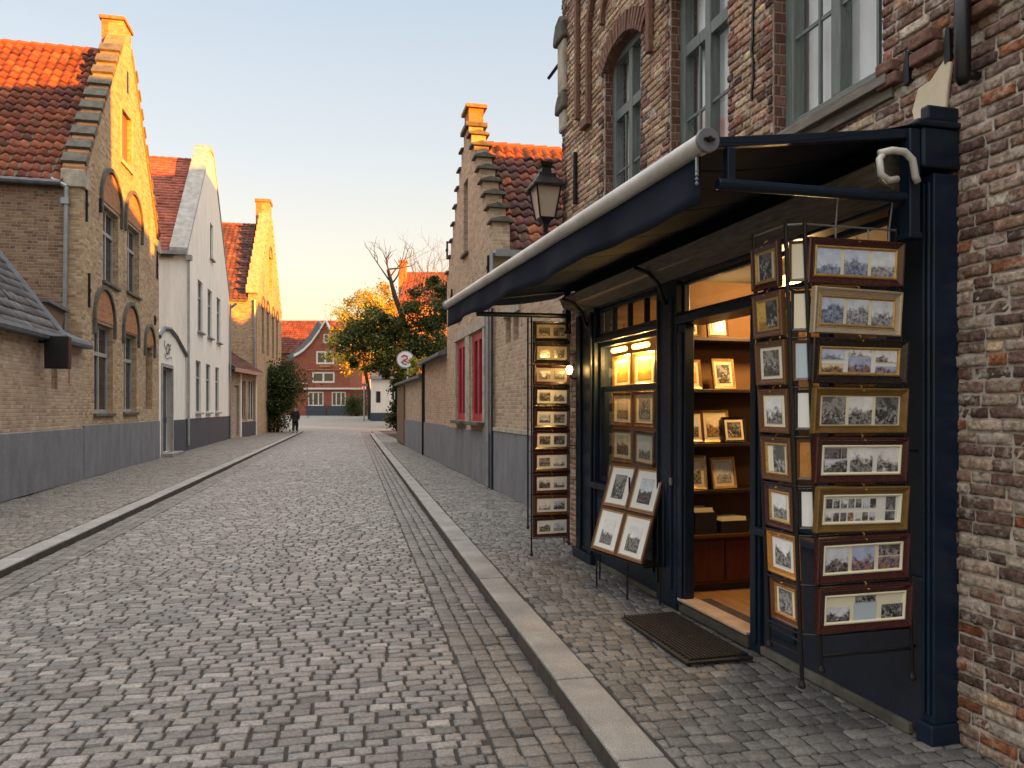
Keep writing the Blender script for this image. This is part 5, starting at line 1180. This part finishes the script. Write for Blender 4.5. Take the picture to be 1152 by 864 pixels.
m = MB(); m.lathe((0, 0, 0), [(.03, .08), (.03, .22), (.02, .25)], 10); m.tube([(0, 0, .2), (0, .0, .3)], .014, 6); m.build('gas_mantle', 'black_metal', ln)
m = MB(); m.tube([(0, 0, -.08), (0, 0, -.22), (0, -.1, -.30), (0, -.30, -.28)], .018, 8); m.tube([(0, -.30, -.10), (0, -.30, -.45)], .03, 8); m.build('bracket', 'black_metal', ln)

# =================================================================== TREES AND PLANTS
def crown(name, parent, blobs, n, size, cols, off, clumps=60, spread=.16, shell=.55):
    tot = sum(b[3]*b[4]*b[5] for b in blobs); Cs, Ds = [], []
    for cx, cy, cz, rx, ry, rz in blobs:
        k = max(4, int(clumps*rx*ry*rz/tot)); d = rng.normal(0, 1, (k, 3)); d /= np.linalg.norm(d, axis=1)[:, None]
        r = rng.uniform(shell, 1.08, k)[:, None]; cc = np.array([cx, cy, cz])+d*r*np.array([rx, ry, rz])
        m = int(n*rx*ry*rz/tot/k)+1; sz = rng.uniform(.55, 1.3, k)*spread*min(rx, rz)*2
        p = cc[:, None, :]+rng.normal(0, 1, (k, m, 3))*sz[:, None, None]*np.array([1, 1, .75])
        Cs.append(p.reshape(-1, 3)); Ds.append(np.repeat(rng.integers(0, len(cols), k), m))
    C = np.concatenate(Cs); ci = np.concatenate(Ds); N_ = len(C)
    sw = rng.random(N_) < .35; ci[sw] = rng.integers(0, len(cols), sw.sum())
    a = rng.normal(0, 1, (N_, 3)); a /= np.linalg.norm(a, axis=1)[:, None]; b = np.cross(a, rng.normal(0, 1, (N_, 3))); b /= np.linalg.norm(b, axis=1)[:, None]
    s = size*rng.uniform(.6, 1.3, N_)[:, None]; nn = np.cross(a, b)
    tv = [(-1, 0, 0), (0, -.55, .18), (1, 0, 0), (0, .55, .18)]; tf = [(0, 1, 2, 3)]
    cl = np.array(cols)[ci]*rng.uniform(.65, 1.35, N_)[:, None]
    return field(name, tv, tf, C, a*s, b*s, nn*s, np.clip(cl, .004, .9), 'leaf', parent, smooth=False, off=off)
def limb(mb, p, d, L, r, depth, tips, bend=.25, kids=3, shrink=.68, up=.15):
    pts = [Vector(p)]; dv = Vector(d).normalized(); n_ = 5
    for i in range(n_):
        dv = (dv+Vector((random.gauss(0, bend), random.gauss(0, bend), random.gauss(0, bend)+up))*.35).normalized(); pts.append(pts[-1]+dv*L/n_)
    mb.tube(pts, [r*(1-.5*i/n_) for i in range(n_+1)], 7 if r > .03 else 4)
    if depth == 0: tips.append(pts[-1]); return
    for k in range(kids):
        q = pts[random.randint(2, n_)] if k else pts[-1]; a = Vector((random.gauss(0, 1), random.gauss(0, 1), random.gauss(.2, .6))).normalized()
        limb(mb, q, (dv+a*.9).normalized(), L*shrink*random.uniform(.75, 1.15), r*.5, depth-1, tips, bend, kids, shrink, up)
def tree(label, kind, base, trunk_pts, r0, blobs, n, size, cols, clumps=60, spread=.16, branches=4, bl=2.2, depth=2, cat='tree', group=None):
    o = thing(kind, label, cat, base, group=group); OFF[o.name] = base; m = MB(); tips = []
    k = len(trunk_pts); m.tube(trunk_pts, [r0*(1-.65*i/(k-1)) for i in range(k)], 10)
    for i in range(branches):
        p = Vector(trunk_pts[-1]) if i % 2 else Vector(trunk_pts[-2]).lerp(Vector(trunk_pts[-1]), random.random())
        limb(m, p, (random.gauss(0, .8), random.gauss(0, .8), random.uniform(.2, .9)), bl, r0*.22, depth, tips)
    m.build('trunk', 'bark', o, smooth=True)
    if n: crown('crown', o, blobs, n, size, cols, base, clumps, spread)
    return o
DG = [(.055, .080, .018), (.075, .10, .020), (.040, .060, .015), (.12, .14, .022), (.09, .085, .016)]
GO = [(.62, .42, .04), (.72, .52, .07), (.50, .32, .03), (.74, .58, .14), (.36, .32, .05)]
gbase = (-15.0, 81, gz(81))
tree('golden yellow autumn tree glowing in the sun beside the red gabled house', 'autumn_tree', gbase, [(-15, 81, .4), (-15.1, 81, 3), (-15.6, 81, 6), (-16, 81.3, 9)], .28,
     [(-16.0, 81, 11.8, 2.7, 2.6, 2.8), (-17.8, 81.5, 9.0, 1.9, 2.4, 2.6), (-13.8, 82, 11.0, 2.8, 2.4, 3.4), (-16.2, 81, 6.8, 2.4, 2.4, 1.8)], 14000, .14, GO, 75, .10, 7, 3.0)
tree('tall orange tinted tree behind the dark green tree', 'autumn_tree', (-9.5, 84, gz(84)), [(-9.5, 84, .4), (-9.4, 84, 4), (-9.8, 84, 8), (-9.2, 84, 11)], .3,
     [(-11.0, 84, 12.6, 3.0, 2.6, 2.4), (-7.4, 85, 11.6, 3.2, 2.6, 3.0), (-10.3, 84, 8.5, 3.4, 2.6, 2.6)], 13000, .13, GO+[(.12, .13, .03)], 80, .12, 8, 3.4)
tree('large dark green tree leaning over the low wall with a dark bent trunk', 'leafy_tree', (-5.9, 45, 0), [(-5.6, 45, 0), (-5.7, 45, 3), (-6.1, 45, 6), (-6.9, 45.1, 8.2), (-7.3, 45, 9.8)], .27,
     [(-8.5, 45, 5.6, 1.5, 1.6, 1.5), (-6.6, 45.3, 5.2, 1.9, 1.7, 1.8), (-7.3, 45, 6.6, 1.0, 1.2, .8), (-5.0, 45.5, 7.6, 1.6, 1.6, 1.5), (-6.9, 44.6, 3.9, 1.4, 1.3, .9), (-8.9, 45, 4.1, .8, .9, .6), (-4.4, 45.4, 9.2, 1.0, 1.2, .9), (-3.8, 45, 6, 1.4, 1.4, 2.0), (-7.6, 45.4, 6.2, 1.6, 1.3, 1.4)], 24000, .10, DG+[(.20, .19, .025)], 105, .115, 3, 1.2, 1)
bt = thing('bare_tree', 'bare pale twigs of a leafless tree rising beside the stepped gable', 'tree', (-4.6, 50, 0)); OFF[bt.name] = (-4.6, 50, 0)
m = MB(); tips = []; m.tube([(-4.6, 50, 0), (-4.7, 50, 4), (-5.0, 50, 8)], [.2, .16, .10], 8)
for i in range(9): limb(m, (-4.95, 50, 7.4+.1*i), (random.gauss(-.3, .45), random.gauss(0, .35), 1.0), 2.5, .045, 3, tips, .22, 3, .66, .1)
m.build('trunk', 'twig', bt)
tt = thing('bare_branch', 'thin leafless crooked branch standing above the dark green tree', 'branch', (-7.3, 45, 9.3)); OFF[tt.name] = (-7.3, 45, 9.3)
bpy.data.objects.remove(tt)
m = MB(); tips = []
for i in range(3): limb(m, (-7.25, 45, 9.2), (random.gauss(0, .35), 0, 1.0), 1.5, .05, 2, tips, .35, 3, .6, .2)
o = m.build('dead_branches', 'bark', bpy.data.objects['leafy_tree'])
def bush(label, kind, c, blobs, n, size, cols, clumps=60, spread=.18, cat='bush'):
    o = thing(kind, label, cat, c); OFF[o.name] = c; m = MB()
    for i in range(5): m.tube([(c[0]+random.gauss(0, .1), c[1], c[2]), (c[0]+random.gauss(0, .4), c[1]+random.gauss(0, .3), c[2]+blobs[0][5])], [.05, .02], 6)
    m.build('stem', 'bark', o); crown('crown', o, blobs, n, size, cols, c, clumps, spread, .35); return o
GB = [(.045, .070, .016), (.065, .095, .02), (.03, .05, .012), (.10, .12, .02), (.06, .075, .02)]
bush('tall dense green bush against the brick house at the left kerb', 'bush', (-16.4, 53, 0), [(-16.4, 53, 2.8, 1.4, 1.2, 1.9), (-15.6, 53, 3.3, 1.1, 1.0, 1.5), (-16.5, 52.7, 1.4, 1.0, 1.1, 1.4), (-17.1, 53, 3.6, .8, 1, 1.1)], 20000, .085, GB, 130)
bush('round clipped green bush at the right of the red gabled house', 'bush', (-18.7, 92, gz(92)), [(-18.7, 92, 2.1, 1.25, 1.1, 1.35)], 5000, .08, GB, 40)
bush('narrow dark shrub behind the far end of the low wall', 'shrub', (-7.0, 48, 0), [(-7.0, 48, 2.4, .5, .5, 1.6), (-6.9, 48, 1.0, .6, .5, .9)], 8000, .09, GB, 60, cat='shrub')  # added to darken the view where a sunlit wall strip would show
bush('yellow green creeper hanging over the low wall coping', 'creeper', (-3.95, 32.5, 2.9), [(-3.95, 32.5, 3.5, .4, .4, .25), (-4.2, 32.8, 3.05, .3, .4, .3)], 700, .08, [(.42, .38, .04), (.30, .30, .05), (.5, .42, .08)], 12, cat='creeper')

# =================================================================== FAR END OF THE STREET
K = .1105
gx = lambda px: (px-576)*K
gzz = lambda py: .75+(468-py)*K
rh = thing('red_house', 'red brick house with curved white trimmed gable closing the end of the street', 'house', (gx(362), 95, gz(95))); OFF[rh.name] = (gx(362), 95, gz(95))
cur = [(331, 401.5), (336, 399), (342, 395), (350.5, 386.5), (359, 374.5), (366.5, 362), (371, 371), (377, 382.5), (384.5, 393.5), (393.5, 404.5)]
PL = [(gx(a), gzz(b)) for a, b in cur]
hol = [(355.5, 376, 410, 395), (351, 376.5, 431, 418.5), (346.5, 364, 457, 441), (373, 389, 457, 441), (363.7, 370.3, 386, 376)]
HO = [(gx(a), gx(b), gzz(c), gzz(d)) for a, b, c, d in hol]
f = MB(); facade(f, PL, HO, 95, 95.4, .4); f.build('front_wall', 'brick_red', rh)
m = MB(); m.box(PL[0][0], PL[-1][0], 95.4, 103, .4, PL[0][1]-.4); m.build('side_wall', 'brick_red', rh)
m = MB()
for (a, b), (c, d) in zip(PL, PL[1:]): m.prism([(a, b-.05), (c, d-.05), (c, d+.28), (a, b+.28)], 94.75, 95.42)
m.build('gable_trim', 'window_white', rh)
m = MB()
pp_ = [(a-1.1, b+.15) for a, b in PL[:6]]; q_ = [(gx(393), PL[-1][1]), (gx(331)-1, PL[0][1]-.4)]
m.prism(pp_+q_, 95.5, 103); m.build('roof', 'slate_flat' if 'slate_flat' in M else 'lead', rh)
for i, h in enumerate(HO): window(rh, h[0], h[1], h[2], h[3], 95.05, 'window_white', 'glass_dark', vert=(0 if i == 4 else 1 if i < 2 else 2), fw=.22 if i < 2 else .14)
m = MB(); m.box(gx(336), gx(412), 94.8, 94.99, gzz(438.5), gzz(436.5)); m.box(gx(331), gx(346), 94.85, 94.99, gzz(432), gzz(430.5)); m.build('cornice', 'window_white', rh)
m = MB(); m.box(gx(345), gx(367), 94.8, 94.99, .5, gzz(457)); m.box(gx(369), gx(395), 94.8, 94.99, .5, gzz(457)); m.build('plinth', 'plinth_navy', rh)
m = MB(); m.box(gx(395)-.3, gx(412), 95.2, 99, .5, gzz(438)); m.build('side_wing', 'brick_red', rh)
m = MB(); m.box(gx(333), gx(394), 94.9, 94.99, gzz(417), gzz(415.8)); m.box(gx(360), gx(372), 94.9, 94.99, gzz(413.5), gzz(411)); m.build('brick_band', 'brick_orange', rh)
lh = thing('long_house', 'long house with big red tiled roof behind the curved gable', 'house', (gx(350), 106, .8)); OFF[lh.name] = (gx(350), 106, .8)
m = MB(); m.box(-34, -21, 106, 113, .5, 9.4); m.build('front_wall', 'brick_red', lh)
m = MB(); m.prism_x([(105.6, 9.2), (109.5, 14.1), (113.4, 9.2)], -34.3, -20.6); r_ = m.build('roof', 'dark_stone', lh)
tiled('tiles', r_, (-34.3, 105.55, 9.25), (1, 0, 0), 13.7, (0, 3.9, 4.9), 6.35, .35, .4, [(.19, .06, .04), (.16, .05, .036), (.21, .07, .05)], n=4, amp=.03)
wh = thing('white_building', 'small white building with dark base at the far right street corner', 'house', (-14.4, 78, gz(78))); OFF[wh.name] = (-14.4, 78, gz(78))
f = MB(); facade(f, [(-14.4, 4.7), (-9, 4.7)], [(-13.9, -13.4, 2.2, 3.4)], 78, 78.3, 1.2); f.build('front_wall', 'white_render', wh)
m = MB(); m.box(-14.4, -14.1, 78.3, 86, 0.1, 4.7); m.box(-9.3, -9, 78.3, 86, .1, 4.7); m.build('side_wall', 'white_render', wh)
m = MB(); m.box(-14.45, -8.95, 77.9, 78.3, .1, 1.2); m.build('plinth', 'plinth_navy', wh)
m = MB(); m.prism_x([(77.7, 4.65), (82, 6.6), (86.2, 4.65)], -14.6, -8.8); m.build('roof', 'lead', wh); window(wh, -13.9, -13.4, 2.2, 3.4, 78.1, 'window_grey', vert=0)
lp = thing('street_post', 'slim grey post standing beside the small white building', 'post', (-14.9, 77, gz(77))); OFF[lp.name] = (-14.9, 77, gz(77))
m = MB(); m.tube([(-14.9, 77, .2), (-14.9, 77, 4.4)], .07, 8); m.build('pole', 'zinc', lp)
m = MB(); m.box(-15.05, -14.55, 76.8, 77.1, 3.9, 4.15); m.build('lamp_head', 'lead', lp)
oh = thing('orange_house', 'sunlit orange brick house with chimney rising behind the dark green tree', 'house', (-6, 62, 0)); OFF[oh.name] = (-6, 62, 0)
m = MB(); m.box(-9.5, -1, 62, 70, 0, 10.2); m.build('side_wall', 'brick_orange', oh)
m = MB(); m.prism([(-9.5, 10.2), (-9.5, 13.1), (-9.2, 13.1), (-9.2, 10.2)], 64, 68); m.prism_x([(61.7, 10.1), (66, 13.3), (70.3, 10.1)], -9.2, -.8); r_ = m.build('roof', 'brick_orange', oh)
tiled('tiles', r_, (-9.1, 61.6, 10.15), (1, 0, 0), 8.2, (0, 4.3, 3.2), 5.4, .25, .32, OR_T, n=4)
m = MB(); m.box(-9.5, -8.95, 64.5, 65.2, 11, 14.0); m.box(-9.6, -8.85, 64.4, 65.3, 14.0, 14.15); m.build('chimney', 'brick_orange', oh)
# behind the right row: red roofed house, plus unseen houses added for shade
def plain_house(label, c, rz, w, d, ez, az, mat='brick_brown', cols=DK_T, kind='rear_house'):
    o = thing(kind, label, 'house', (c[0], c[1], 0), rz)
    m = MB(); m.box(-w/2, w/2, -d/2, d/2, 0, ez); m.build('side_wall', mat, o)
    m = MB(); m.prism_x([(-d/2-.2, ez-.1), (0, az), (d/2+.2, ez-.1)], -w/2-.1, w/2+.1); r_ = m.build('roof', 'dark_stone', o)
    H = math.hypot(d/2+.2, az-ez)
    tiled('tiles', r_, (-w/2-.1, -d/2-.22, ez-.05), (1, 0, 0), w+.2, (0, d/2, az-ez), H, .3, .36, cols, n=4)
    tiled('tiles', r_, (-w/2-.1, d/2+.22, ez-.05), (1, 0, 0), w+.2, (0, -d/2, az-ez), H, .3, .36, cols, n=4)
    for xx in (-w/4, w/4): window(o, xx-.5, xx+.5, 2, 3.8, -d/2-.06, 'window_white', vert=1)
    return o
plain_house('tall rear house with dark roof hidden behind the corner building', (9.45, 21.6), math.atan2(.966, -.26), 11.8, 5.0, 10.5, 14.8)  # added out of sight to keep the sun off the white house
plain_house('rear house whose red roof peeps out beside the stepped gable house', (6.4, 28.5), 0, 9.2, 4.4, 8.6, 10.9, 'brick_tan', [(.34, .09, .07), (.30, .08, .06)])
plain_house('low rear house with dark roof behind the stepped gable house yard', (11.2, 12.4), R(58), 5.6, 3.6, 6.9, 8.7)  # added out of sight to shade the lower roof of the stepped gable house
plain_house('long rear house behind the row on the right', (11.5, 37.5), math.atan2(.966, -.26), 17, 6.0, 8.2, 11.6)  # added out of sight, ridge height set to shade the dark tree
plain_house('tall rear house far down the street on the right', (9, 79), math.atan2(.85, .53), 15, 7.0, 11, 16.0)  # added out of sight to keep the red gabled house in shade
plain_house('small low rear house beside the side street on the right', (6.5, 66.5), math.atan2(.85, .53), 8, 4.0, 5, 7.2)  # added out of sight as a sun block for the small white building

# =================================================================== ROUND SIGN, PILLAR, SMALL THINGS FAR RIGHT
sg = thing('round_sign', 'round white sign with red swirl on a thin white pole above the low wall', 'sign', (-4.92, 36, 0)); OFF[sg.name] = (-4.92, 36, 0)
m = MB(); m.tube([(-4.92, 36.1, 0), (-4.92, 36.1, 3.6)], .045, 8); m.build('pole', 'sign_white', sg)
m = MB(); m.tube([(-5.02, 35.98, 3.92), (-5.02, 36.18, 3.92)], .39, 32); m.build('disc', 'sign_white', sg)
m = MB(); m.tube([(-5.02, 35.955, 3.92), (-5.02, 36.0, 3.92)], .42, 32); m.build('rim', 'zinc', sg)
m = MB(); m.tube([(-5.02, 35.945, 3.92), (-5.02, 35.97, 3.92)], .37, 32); m.build('sign_face', 'sign_white', sg)
m = MB()
sw = [(-5.20, 35.935, 4.05), (-5.08, 35.935, 4.13), (-4.93, 35.935, 4.08), (-4.93, 35.935, 3.97), (-5.08, 35.935, 3.88), (-5.16, 35.935, 3.80)]
m.tube(sw, .035, 6); m.tube([(-5.10, 35.93, 3.93), (-4.96, 35.93, 3.82), (-4.84, 35.93, 3.76)], .03, 6); m.build('swirl', 'sign_red', sg)
m = MB(); m.tube([(-5.22, 35.935, 3.83), (-5.1, 35.935, 3.72), (-4.95, 35.935, 3.70)], .022, 6); m.build('underline', 'sign_blue', sg)
bp_ = thing('black_pillar', 'black box pillar at the wall foot under the round sign', 'pillar', (-4.98, 35.6, 0)); OFF[bp_.name] = (-4.98, 35.6, 0)
m = MB(); m.box(-5.19, -4.78, 35.4, 35.8, 0, 1.4); m.build('pillar_body', 'black_metal', bp_, bevel=.02)
m = MB(); m.box(-5.22, -4.75, 35.37, 35.83, 1.402, 1.46); m.build('lid', 'lead', bp_, bevel=.01)
m = MB(); m.box(-5.33, -5.20, 36.2, 36.4, 0, 2.9); m.build('back_post', 'black_metal', bp_)
ls = thing('light_box', 'small projecting light box with white face beyond the black pillar', 'sign', (-5.5, 36.8, 2.2)); OFF[ls.name] = (-5.5, 36.8, 2.2)
m = MB(); m.box(-5.62, -5.25, 36.7, 36.95, 2.05, 2.45); m.build('box_body', 'black_metal', ls, bevel=.01)
m = MB(); m.box(-5.66, -5.625, 36.72, 36.93, 2.07, 2.43); m.build('face', 'sign_white', ls)
m = MB(); m.tube([(-5.3, 36.8, 2.2), (-5.1, 36.8, 2.2)], .03, 6); m.build('bracket', 'black_metal', ls)
rn = thing('notice', 'small red and white notice on the gate behind the pillar', 'notice', (-5.42, 36.6, 1.7)); OFF[rn.name] = (-5.42, 36.6, 1.7)
m = MB(); m.box(-5.46, -5.34, 36.45, 36.47, 1.62, 2.0); m.build('plate', 'sign_red', rn)
m = MB(); m.box(-5.45, -5.35, 36.44, 36.449, 1.5, 1.615); m.build('white_strip', 'sign_white', rn)

# =================================================================== PERSON walking away by the bush
def skin_obj(name, joints, edges, radii, mat, parent, sub=2):
    me = bpy.data.meshes.new(name); me.from_pydata(joints, edges, []); o = bpy.data.objects.new(name, me); link(o, parent)
    sk = o.modifiers.new('skin', 'SKIN'); sk.use_smooth_shade = True
    ly = me.skin_vertices[0] if me.skin_vertices else None
    for i, v in enumerate(ly.data):
        r = radii[i]; v.radius = r if isinstance(r, tuple) else (r, r); v.use_root = (i == 0)
    s = o.modifiers.new('sub', 'SUBSURF'); s.levels = sub; s.render_levels = sub; me.materials.append(M[mat]); return o
pe = thing('person', 'person in black coat and trousers walking away along the left kerb', 'person', (-14.35, 50.6, -.01), R(8))
J = [(0, 0, .95), (0, 0, 1.15), (0, .01, 1.38), (0, .0, 1.50), (0, -.01, 1.66), (0, -.005, 1.74),
     (.09, 0, .90), (.10, .12, .50), (.10, -.02, .10), (.10, .12, .04), (-.09, 0, .90), (-.10, -.02, .49), (-.10, -.22, .12), (-.10, -.10, .06),
     (.19, 0, 1.42), (.25, -.06, 1.15), (.24, .06, .92), (.235, .10, .84), (-.19, 0, 1.42), (-.25, .05, 1.15), (-.25, -.05, .92), (-.245, -.04, .84)]
E = [(0, 1), (1, 2), (2, 3), (3, 4), (4, 5), (0, 6), (6, 7), (7, 8), (8, 9), (0, 10), (10, 11), (11, 12), (12, 13), (2, 14), (14, 15), (15, 16), (16, 17), (2, 18), (18, 19), (19, 20), (20, 21)]
Rr = [(.14, .10), (.14, .10), (.16, .10), .055, (.085, .10), (.05, .06), .085, .06, .04, (.045, .03), .085, .06, .04, (.045, .03), .06, .043, .032, (.03, .04), .06, .043, .032, (.03, .04)]
skin_obj('body', J, E, Rr, 'skin', pe)
skin_obj('coat', [(0, 0, .80), (0, 0, 1.0), (0, .0, 1.2), (0, .01, 1.40), (.19, 0, 1.42), (.24, -.05, 1.15), (.22, .05, .93), (-.19, 0, 1.42), (-.24, .04, 1.15), (-.22, -.04, .93)],
         [(0, 1), (1, 2), (2, 3), (3, 4), (4, 5), (5, 6), (3, 7), (7, 8), (8, 9)], [(.24, .17), (.22, .16), (.215, .15), (.21, .14), .10, .085, .07, .10, .085, .07], 'cloth_black', pe)
skin_obj('trousers', [(0, 0, .88), (.09, 0, .86), (.10, .12, .50), (.10, -.02, .13), (-.09, 0, .86), (-.10, -.02, .49), (-.10, -.22, .15)], [(0, 1), (1, 2), (2, 3), (0, 4), (4, 5), (5, 6)], [(.17, .14), .135, .105, .085, .135, .105, .085], 'cloth_black', pe)
skin_obj('shoes', [(.10, -.03, .07), (.10, .14, .04)], [(0, 1)], [.055, (.05, .035)], 'cloth_black', pe); skin_obj('shoes', [(-.10, -.22, .10), (-.10, -.08, .05)], [(0, 1)], [.055, (.05, .035)], 'cloth_black', pe)
skin_obj('hair', [(0, -.03, 1.66), (0, -.02, 1.75)], [(0, 1)], [(.095, .09), (.075, .085)], 'hair', pe)
